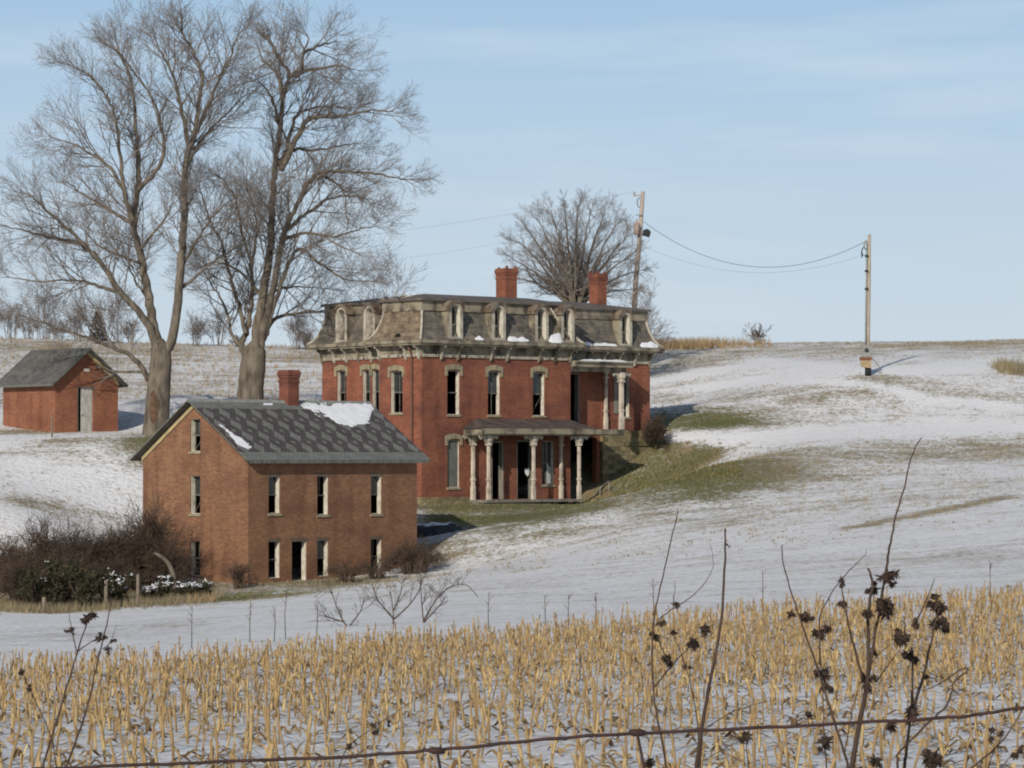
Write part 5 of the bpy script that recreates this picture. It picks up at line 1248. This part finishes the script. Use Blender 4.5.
Yq = 198.5; qb = at(868, 374, Yq); qb.z = gz(qb.x, qb.y)
up2 = thing('utility_pole', 'short tan utility pole with meter box on the open snowy hill', 'utility pole', qb)
q2 = lambda px, py, dy=0: at(px, py, Yq + dy) - qb
mb = MB(); mb.tube([Vector((0, 0, -.5)), q2(867.8, 340), q2(869, 270), q2(869.4, 234.5)], [.15, .14, .12, .10], 10); mb.build('pole', M_pole, up2, uv=False)
mb = MB(); cp = [q2(865.8, 346, -.17), q2(866.2, 300, -.16), q2(867, 246, -.14)]; mb.tube(cp, [.055] * 3, 8)
mb.tube(catmull([q2(867, 246, -.14), q2(866.6, 241, -.14), q2(864.5, 243, -.14), q2(864, 248, -.14)], 4), [.05] * 13, 6); mb.build('conduit', M_metal, up2, uv=False)
mb = MB()
for i, (x1_, y1_) in enumerate(((862, 258), (863, 256), (861.6, 254))): mb.tube(catmull([q2(866.5, 250, -.2), q2(863.5, 247.5, -.2), q2(861.8, 251, -.2), q2(x1_, y1_, -.2)], 4), [.03] * 13, 5)
mb.build('service_cable', M_black, up2, uv=False)
mb = MB()
for y_ in (256, 271, 289): c = q2(866.6, y_, -.17); mb.box(c.x - .11, c.x + .1, c.y - .06, c.y + .05, c.z - .07, c.z + .07)
mb.build('clamp', M_black, up2)
c = q2(867, 351.5, -.22); mb = MB(); mb.box(c.x - .33, c.x + .3, c.y - .2, c.y + .1, c.z - .38, c.z + .34); mb.box(c.x - .36, c.x + .33, c.y - .23, c.y + .11, c.z + .342, c.z + .4); bx = mb.build('meter_box', M_metal, up2)
mb = MB(); mt = Matrix.Translation(Vector((c.x - .05, c.y - .2, c.z + .08))) @ Matrix.Rotation(R(90), 4, 'X'); k0 = len(mb.v); mb.lathe([(.13, 0.002), (.13, .08), (.09, .12)], 0, 0, 12); mb.v = [tuple(mt @ Vector(v)) for v in mb.v]; mb.build('meter', M_glass, bx)
c2_ = q2(866.5, 359.8, -.24); mb = MB(); mb.box(c2_.x - .42, c2_.x + .3, c2_.y - .24, c2_.y + .12, c2_.z - .02, c2_.z + .16); mb.build('rusty_cap', M_rust, up2)
mb = MB(); mb.prism([(-.38, .0), (-.32, -.42), (.26, -.5), (.27, 0.0)], lambda a_, b_, d: (c2_.x + a_, c2_.y + d, c2_.z - .022 + b_), -.2, .1); mb.build('lower_box', M_tanbox, up2)
mb = MB(); mb.tube([Vector((0.0, -.06, -.3)), q2(868, 362, -.1)], [.2, .2], 10); mb.build('base_sleeve', M_black, up2)
mb = MB(); a = q2(879, 372, .3); mb.tube(catmull([Vector((a.x, a.y, -.3)), Vector((a.x, a.y, .55)), Vector((a.x - .06, a.y, .64)), q2(872, 358, -.05)], 4), [.025] * 13, 5); mb.build('guy_rod', M_metal, up2, uv=False)

def cable(p, q, sag, r, label, n=40):
    o0 = p.copy(); pts = []
    for i in range(n + 1):
        t = i / n; v = p.lerp(q, t); v.z -= sag * 4 * t * (1 - t); pts.append(v - o0)
    mb = MB(); mb.tube(pts, [r] * (n + 1), 5); o = mb.build('power_line', M_cable, None, o0, uv=False); tag(o, label, 'cable')
A1 = pb + q1(643.5, 221.5); B1 = qb + q2(868.5, 240)
cable(A1, B1, 2.35, .016, 'thick sagging black cable strung between the two utility poles')
cable(pb + q1(641, 245), qb + q2(866, 254), 1.5, .006, 'thin faint wire below the thick cable between the poles')
tl = pb + q1(643, 191.5)
cable(pb + q1(642.5, 195.5) + Vector((-.55, 0, .26)), at(-160, 262, 236), 1.6, .006, 'upper thin wire running left from the leaning pole past the trees')
cable(pb + q1(641.5, 214.5), at(-160, 285, 236), 2.0, .005, 'lower thin wire running left from the leaning pole past the trees')

# ================================================================== CORN STUBBLE
rgc = random.Random(12)
def corn_variant(seed):
    rg = random.Random(seed); mb = MB(); H = rg.choice((.26, .32, .36, .4, .45, .3, .36)) * rg.uniform(.65, 1.0); lean = Vector((rg.uniform(-.2, .2), rg.uniform(-.15, .15), 0))
    r = rg.uniform(.008, .012)
    pts = [Vector((0, 0, -.06)), Vector((lean.x * .4 * H, lean.y * .4 * H, H * .5)), Vector((lean.x * H, lean.y * H, H))]
    mb.tube(pts, [r * 1.0, r * .85, r * .8], 5, 0)
    for k in range(rg.choice((0, 1, 1, 2, 2, 3))):                           # torn sheaths and blades
        z0 = H * rg.uniform(.1, .9); an = rg.random() * 6.283; d = Vector((math.cos(an), math.sin(an), 0)); s_ = Vector((-d.y, d.x, 0)); L_ = rg.uniform(.09, .24); wd = rg.uniform(.007, .017)
        p = Vector((lean.x * z0, lean.y * z0, z0)); n = 4; up = rg.uniform(.2, 2.2); row = []
        for i in range(n + 1):
            t = i / n; row.append((p, wd * (1 - .75 * t))); st = (d * (.5 + .6 * t) + Vector((0, 0, up - 1.1 * t))).normalized() * L_ / n; p = p + st
            if p.z < .01: p.z = .01
        for i in range(n):
            (a, wa), (b, wb) = row[i], row[i + 1]; tw = Vector((0, 0, .35 * (1 if k % 2 else -1)))
            mb.poly([a - (s_ + tw) * wa, a + (s_ + tw) * wa, b + (s_ + tw) * wb, b - (s_ + tw) * wb], 2 if k == 2 else 1)
    # clinging sheath
    if rg.random() < .4:
        a = H * rg.uniform(.0, .3); b = a + H * rg.uniform(.35, .7); mb.tube([Vector((lean.x * a, lean.y * a, a)), Vector((lean.x * b * 1.08, lean.y * b * 1.08, b))], [r * 1.2, r * 1.5], 5, 1, False)
    return mb
NVAR = 16; cvar = [corn_variant(400 + i) for i in range(NVAR)]
cmesh = []
for v in cvar:
    o = v.build('corn_stalk', [M_corn, M_corn2, M_corn3], None, uv=False); cmesh.append(o.data); bpy.data.objects.remove(o)
eL, eR = at(0, 682, 46.5), at(1024, 596, 68)
p_thin = lambda i: True
plants = []; row_dir = Vector((math.cos(R(-4)), math.sin(R(-4)), 0)); nrm = Vector((-row_dir.y, row_dir.x, 0))
for i in range(0, 74):
    for j in range(-300, 301):
        if p_thin(i) and rgc.random() < .20 + .35 * (mnoise.noise(Vector((i * .31, j * .07, 5))) > .1): continue
        p = Vector((0, 15, 0)) + nrm * (i * .86 if i < 26 else 26 * .86 + (i - 26) * .74) + row_dir * (j * (.20 if i < 16 else (.15 if i < 26 else .09))) + Vector((rgc.gauss(0, .05), rgc.gauss(0, .045), 0))
        t = (p.x - eL.x) / (eR.x - eL.x); ylim = eL.y + (eR.y - eL.y) * t + 1.1 * mnoise.noise(Vector((p.x * .4, 0, 3)))
        if p.y > ylim or abs(p.x) > p.y * .165 + 2.2: continue
        plants.append((p.x, p.y))
seen = []; rest = []
for x, y in plants:
    z = gz(x, y); pyx = 455 - z / y * F; pxx = 512 + x / y * F
    (seen if (pyx < 790 and -10 < pxx < 1034) else rest).append((y, x, z))
seen.sort(); near = seen[:300]; far = seen[300:] + rest
for y, x, z in near:
    o = bpy.data.objects.new('corn_stalk', rgc.choice(cmesh)); COL.objects.link(o); o.location = (x, y, z); o.rotation_euler = (rgc.gauss(0, .09), rgc.gauss(0, .09), rgc.random() * 6.283)
    s = rgc.uniform(.85, 1.2); o.scale = (s, s, s * rgc.uniform(.8, 1.15)); tag(o, 'short broken tan corn stalk in the nearest rows along the bottom of the snowy field', 'corn stalk', 'corn stalks in the nearest rows')
cb = MB()
for y, x, z in far:
    v = cvar[rgc.randrange(NVAR)]; s = rgc.uniform(.85, 1.2); mt = Matrix.Translation((x, y, z)) @ Matrix.Rotation(rgc.random() * 6.283, 4, 'Z') @ Matrix.Rotation(rgc.gauss(0, .15), 4, 'X') @ Matrix.Diagonal((s, s, s * rgc.uniform(.8, 1.15), 1))
    k = len(cb.v); cb.v.extend([tuple(mt @ Vector(p)) for p in v.v]); cb.f.extend([tuple(k + i for i in f_) for f_ in v.f]); cb.m.extend(v.m); cb.sm.extend(v.sm)
for k in range(5500):                                              # fallen blades and cobs on the snow
    y = 58 - 38 * rgc.random() ** 1.25; x = rgc.uniform(-.175, .175) * y; t = (x - eL.x) / (eR.x - eL.x)
    if y > eL.y + (eR.y - eL.y) * t: continue
    z = gz(x, y) + .012; an = rgc.random() * 6.283; d = Vector((math.cos(an), math.sin(an), 0)) * rgc.uniform(.06, .22); s_ = Vector((-d.y, d.x, 0)).normalized() * rgc.uniform(.01, .025); p = Vector((x, y, z)); m_ = Vector((0, 0, rgc.uniform(.01, .07)))
    mi_ = rgc.choice((0, 1, 2)); cb.poly([p - d - s_, p - d + s_, p + s_ + m_, p - s_ + m_], mi_); cb.poly([p - s_ + m_, p + s_ + m_, p + d + s_ * .4, p + d - s_ * .4], mi_)
o = cb.build('corn_stubble', [M_corn, M_corn2, M_corn3], None, uv=False); tag(o, 'cut corn stubble covering the snowy field beyond the nearest rows', 'corn stubble', None, 'stuff')
# taller weed stems standing above the stubble edge
for k, (px, top, Y) in enumerate([(274, 607, 56), (286, 590, 57), (316, 602, 57), (489, 592, 58), (546, 595, 58), (568, 594, 59), (595, 592, 59), (654, 578, 60), (674, 585, 60), (763, 570, 61), (990, 560, 62), (192, 605, 54), (250, 600, 56)]):
    p = at(px, top, Y); b = Vector((p.x, p.y, gz(p.x, p.y))); H = p.z - b.z; rg = random.Random(k); mb = MB()
    mb.tube([Vector((0, 0, -.1)), Vector((rg.uniform(-.03, .03), 0, H * .5)), Vector((rg.uniform(-.03, .03), 0, H))], [.010, .008, .006], 5)
    for q in range(3): z = H * rg.uniform(.5, .95); an = rg.random() * 6.28; mb.tube([Vector((0, 0, z)), Vector((.09 * math.cos(an), .09 * math.sin(an), z + .1))], [.006, .004], 4)
    o = mb.build('weed_stem', M_twig_brown, None, b, uv=False); tag(o, 'thin upright brown weed stem above the far edge of the corn', 'weed', 'weed stems along the far corn edge')

# ================================================================== FOREGROUND: WIRE FENCE AND DEAD WEEDS
FY = 5.0
wf = thing('wire_fence', 'rusty woven wire fence crossing the bottom of the view', 'fence', (0, FY, gz(0, FY)))
gfo = Vector(wf.location)
pw = [(-420, 792), (-150, 783), (60, 769), (200, 763), (340, 757), (437, 750), (540, 740), (637, 733), (760, 728), (860, 722), (960, 717), (1024, 707), (1200, 690), (1480, 672)]
top = catmull([at(x, y, FY) - gfo for x, y in pw], 8); rgw = random.Random(2)
top = [c + Vector((0, rgw.uniform(-.004, .004), rgw.uniform(-.0012, .0012))) for c in top]
mb = MB(); mb.tube(top, [.0027] * len(top), 7); mb.build('line_wire', M_wire, wf, uv=False)
x0w, x1w = top[0].x, top[-1].x
def topz(x):
    for a, b in zip(top[:-1], top[1:]):
        if a.x <= x <= b.x: return a.z + (b.z - a.z) * (x - a.x) / (b.x - a.x)
    return top[-1].z
for drop in (.2, .42, .66, .92):
    pts = []
    for i in range(40):
        x = x0w + (x1w - x0w) * i / 39; pts.append(Vector((x, 0, max(topz(x) - drop, gz(x, FY) - gfo.z + .03 + .01 * drop))))
    mb = MB(); mb.tube(pts, [.002] * 40, 5); mb.build('line_wire', M_wire, wf, uv=False)
for px in (-160, 40, 437, 637, 1040, 1240):
    x = at(px, 740, FY).x; zt_ = topz(x); zb_ = gz(x, FY) - gfo.z + .02; mb = MB()
    o_ = rgw.uniform(.005, .02); mb.tube([Vector((x, -.004, zt_)), Vector((x + o_, -.006, zt_ - .06)), Vector((x + o_ * 1.2, -.004, zt_ - .2)), Vector((x + .01, -.004, zb_))], [.0024] * 4, 6)
    mb.tube([Vector((x - .013, 0, zt_ + .001)), Vector((x - .006, 0, zt_)), Vector((x + .006, 0, zt_)), Vector((x + .013, 0, zt_ - .001))], [.0040, .0058, .0056, .004], 8)
    mb.build('stay_wire', M_wire, wf, uv=False)
for x in (x0w, x1w):
    mb = MB(); z_ = gz(x, FY) - gfo.z; mb.tube([Vector((x, .07, z_ - .5)), Vector((x, .07, z_ + .7)), Vector((x, .07, topz(x) + .12))], [.065, .06, .055], 10); mb.build('post', M_post, wf, uv=False)

def seed_head(mb, c, size, seed, n=64):
    """ragged dried flower head: lumpy core with curling bracts"""
    rg = random.Random(seed); r = size / 2; tilt = (rnd_dir(rg) + Vector((0, 0, -.3))).normalized(); n = rg.randint(32, 84); core = rg.uniform(.32, .52); sq = Vector((rg.uniform(.75, 1.25), rg.uniform(.8, 1.2), rg.uniform(.55, 1.1))); bw = rg.uniform(.7, 1.5)
    NU, NV = 9, 6
    def P(i, j):
        a = 2 * math.pi * i / NU; f_ = math.pi * j / NV; d = Vector((math.sin(f_) * math.cos(a), math.sin(f_) * math.sin(a), math.cos(f_)))
        return c + Vector((d.x * sq.x, d.y * sq.y, d.z * sq.z)) * r * core * (1 + .7 * mnoise.noise(d * 2.3 + Vector((seed, 0, 0))))
    for i in range(NU):
        for j in range(NV): mb.poly([P(i, j), P(i, j + 1), P(i + 1, j + 1), P(i + 1, j)], 1, True)
    for k in range(n):
        d = (rnd_dir(rg) + tilt * .5).normalized(); s_ = d.cross(rnd_dir(rg)).normalized() * r * bw * rg.uniform(.06, .22); L_ = r * rg.uniform(.3, .75); b = c + d * r * .34; cu = rnd_dir(rg) * r * .3 + Vector((0, 0, -r * .12))
        m_ = b + d * L_ * .6 + cu * .4; e = b + d * L_ + cu
        mb.poly([b - s_, b + s_, m_ + s_ * .7, m_ - s_ * .7], 1); mb.poly([m_ - s_ * .7, m_ + s_ * .7, e], 1)
def head_cluster(mb, c, size, seed):
    rg = random.Random(seed + 7); seed_head(mb, c, size * rg.uniform(.75, 1.0), seed)
    for q in range(rg.choice((0, 1, 1, 2))): seed_head(mb, c + rnd_dir(rg) * size * .42, size * rg.uniform(.4, .65), seed + 1000 + q)
def weed(label, Y, stems, heads, seed, crop=(0, 0, 1.0)):
    """stems: (radius px, points in crop pixels); heads: (x, y, size)"""
    ox, oy, k = crop; T = lambda x, y: (ox + x / k, oy + y / k); rg = random.Random(seed)
    x0, y0 = T(*stems[0][1][0]); p0 = at(x0, y0, Y); b = Vector((p0.x, p0.y, gz(p0.x, p0.y)))
    t = thing('dead_weed', label, 'weed', b)
    for si, (r, pts) in enumerate(stems):
        dy = rg.uniform(-.06, .06) if si else 0
        P = [at(*T(x, y), Y + dy * i / max(1, len(pts) - 1)) - b for i, (x, y) in enumerate(pts)]
        if T(*pts[0])[1] > 760:                                     # goes on down to the ground
            g0 = P[0].copy(); nx_ = g0.x * .55 if si else 0.0; root = [Vector((nx_, 0, -.05)).lerp(g0, q / 8) for q in range(8)]
        else: root = []
        cp = root + catmull(P, 5); N_ = len(cp); mb = MB(); r_ = r * .74 * Y / F
        cp = [c + rnd_dir(rg) * .0009 for c in cp]
        mb.tube(cp, [r_ * (1.15 - .80 * i / (N_ - 1)) * (1 + .07 * math.sin(i * 2.1)) for i in range(N_)], 7, 0)
        mb.build('stem', [M_weed], t, uv=False)
    for hi, (x, y, s_) in enumerate(heads):
        mb = MB(); px, py = T(x, y); c = at(px, py, Y + rg.uniform(-.03, .03)) - b; head_cluster(mb, c, s_ / k * Y / F * 1.34, seed * 50 + hi)
        mb.build('seed_head', [M_weed, M_weed_head], t, uv=False)
    return t
c2p = (764, 540, 3.368)
weed('tall dark dead weed left of the thickest one, topped by a thin bare tip', 6.0, [(2.0, [(285, 775), (270, 715), (200, 500), (170, 400), (130, 290), (100, 200), (65, 80), (60, 15)]), (1.5, [(210, 766), (200, 620), (200, 500)]), (1.3, [(187, 420), (187, 340), (190, 250), (240, 160), (260, 130)]), (0.7, [(262, 130), (300, 90), (340, 50), (345, 30)]), (0.8, [(272, 712), (300, 560), (330, 470)])],
     [(90, 250, 45), (140, 258, 42), (190, 315, 52), (200, 450, 58), (205, 490, 45), (205, 680, 52), (150, 590, 34)], 1, c2p)
weed('thickest dark dead weed with the longest whip rising above the corn', 5.8, [(4.2, [(290, 790), (300, 740), (320, 620), (345, 500), (352, 380), (352, 240), (365, 150), (350, 95)]), (2.1, [(345, 490), (370, 340), (390, 230), (405, 140), (420, 40), (430, -10), (444, -80), (472, -178), (500, -290), (532, -346)]), (1.8, [(330, 470), (325, 440), (290, 310), (268, 200), (260, 140)]), (1.0, [(352, 430), (390, 380), (440, 345)]), (1.2, [(375, 480), (420, 420), (455, 370)])],
     [(345, 470, 50), (350, 500, 42), (372, 165, 40), (400, 215, 55), (415, 245, 48), (350, 245, 38), (420, 120, 55), (440, 112, 42), (395, 125, 36), (262, 135, 28), (270, 215, 36), (264, 152, 20), (368, 380, 24), (375, 740, 45), (430, 628, 46)], 2, c2p)
weed('dark dead weed with heavy drooping heads right of the thickest one', 6.1, [(2.6, [(470, 790), (475, 740), (490, 620), (500, 500), (500, 420), (495, 390)]), (2.2, [(495, 590), (530, 480), (570, 310), (590, 230)]), (1.4, [(500, 290), (530, 240), (575, 130)]), (1.4, [(472, 330), (474, 290), (470, 255)])],
     [(500, 585, 52), (490, 572, 40), (495, 395, 56), (470, 330, 58), (455, 322, 40), (510, 290, 36), (590, 222, 60), (560, 215, 40), (580, 285, 62), (610, 290, 42), (545, 460, 24), (565, 730, 66), (585, 745, 46)], 3, c2p)
weed('curling dark vine stem looping back near the right edge', 5.6, [(1.8, [(450, 790), (450, 740), (460, 710), (560, 610), (620, 550), (640, 480), (685, 440), (675, 432), (640, 450), (580, 490), (535, 510)])], [], 4, c2p)
weed('slanting dead stem at the bottom right corner below the wire', 5.7, [(1.7, [(690, 790), (700, 766), (800, 680), (870, 575), (900, 520)]), (1.0, [(750, 790), (770, 720), (800, 660), (810, 600)]), (1.0, [(780, 790), (830, 730), (860, 715)])], [(770, 640, 30), (800, 652, 26), (765, 668, 26), (862, 712, 34), (840, 725, 24)], 5, c2p)
c3p = (630, 520, 3.1)
weed('straight thick headless dead stem left of the seed headed weeds', 6.0, [(3.0, [(205, 775), (225, 620), (255, 470), (280, 330), (290, 200), (295, 90), (295, 25)]), (2.0, [(215, 775), (222, 690), (225, 630)]), (1.2, [(296, 75), (303, 78), (308, 86)])], [], 6, c3p)
weed('thin dead weed with small heads left of the straight thick stem', 6.3, [(1.7, [(115, 775), (90, 640), (72, 520), (72, 330), (100, 180), (140, 10), (148, -35)]), (1.2, [(75, 520), (140, 440), (195, 385)]), (1.3, [(205, 775), (210, 640), (180, 480), (135, 360)]), (0.8, [(85, 310), (140, 270), (200, 230), (255, 155), (250, 75)]), (1.0, [(88, 370), (105, 410), (115, 430)]), (1.4, [(370, 775), (362, 710), (362, 680)]), (0.8, [(215, 750), (330, 690), (360, 672)]), (0.8, [(240, 640), (330, 590), (434, 560)])],
     [(143, 262, 30), (90, 320, 26), (82, 362, 30), (115, 430, 34), (135, 348, 20), (172, 452, 24), (195, 378, 42), (232, 338, 38), (360, 670, 50), (65, 752, 44)], 7, c3p)
c4p = (0, 560, 3.69)
weed('left of two slanting thin dead stems at the lower left', 6.4, [(1.7, [(155, 775), (220, 560), (285, 340), (325, 220), (345, 175)]), (0.8, [(285, 340), (268, 280), (258, 220), (252, 160)]), (0.8, [(290, 335), (350, 295), (400, 285)])], [(325, 215, 38), (345, 206, 30), (310, 222, 26), (265, 258, 28), (250, 262, 20)], 8, c4p)
weed('right of two slanting thin dead stems at the lower left', 6.2, [(1.7, [(240, 775), (310, 580), (355, 400), (400, 210), (410, 140)]), (0.7, [(380, 330), (410, 300), (430, 240)])], [(365, 290, 32), (385, 285, 22), (400, 330, 26), (414, 300, 22)], 9, c4p)
weed('short broken dead weed at the far lower left', 6.8, [(1.0, [(210, 775), (190, 660), (150, 560), (110, 480), (80, 410), (70, 340)])], [(80, 410, 28), (108, 475, 24)], 10, c4p)
weed('small dark dead weed bending right in the lower middle below the wire', 6.5, [(1.0, [(300, 790), (340, 690), (430, 620), (520, 560), (640, 480)]), (0.8, [(410, 790), (430, 700), (440, 630)])], [(430, 612, 32), (490, 598, 22), (445, 635, 24), (345, 686, 26)], 11, (256, 560, 3.69))
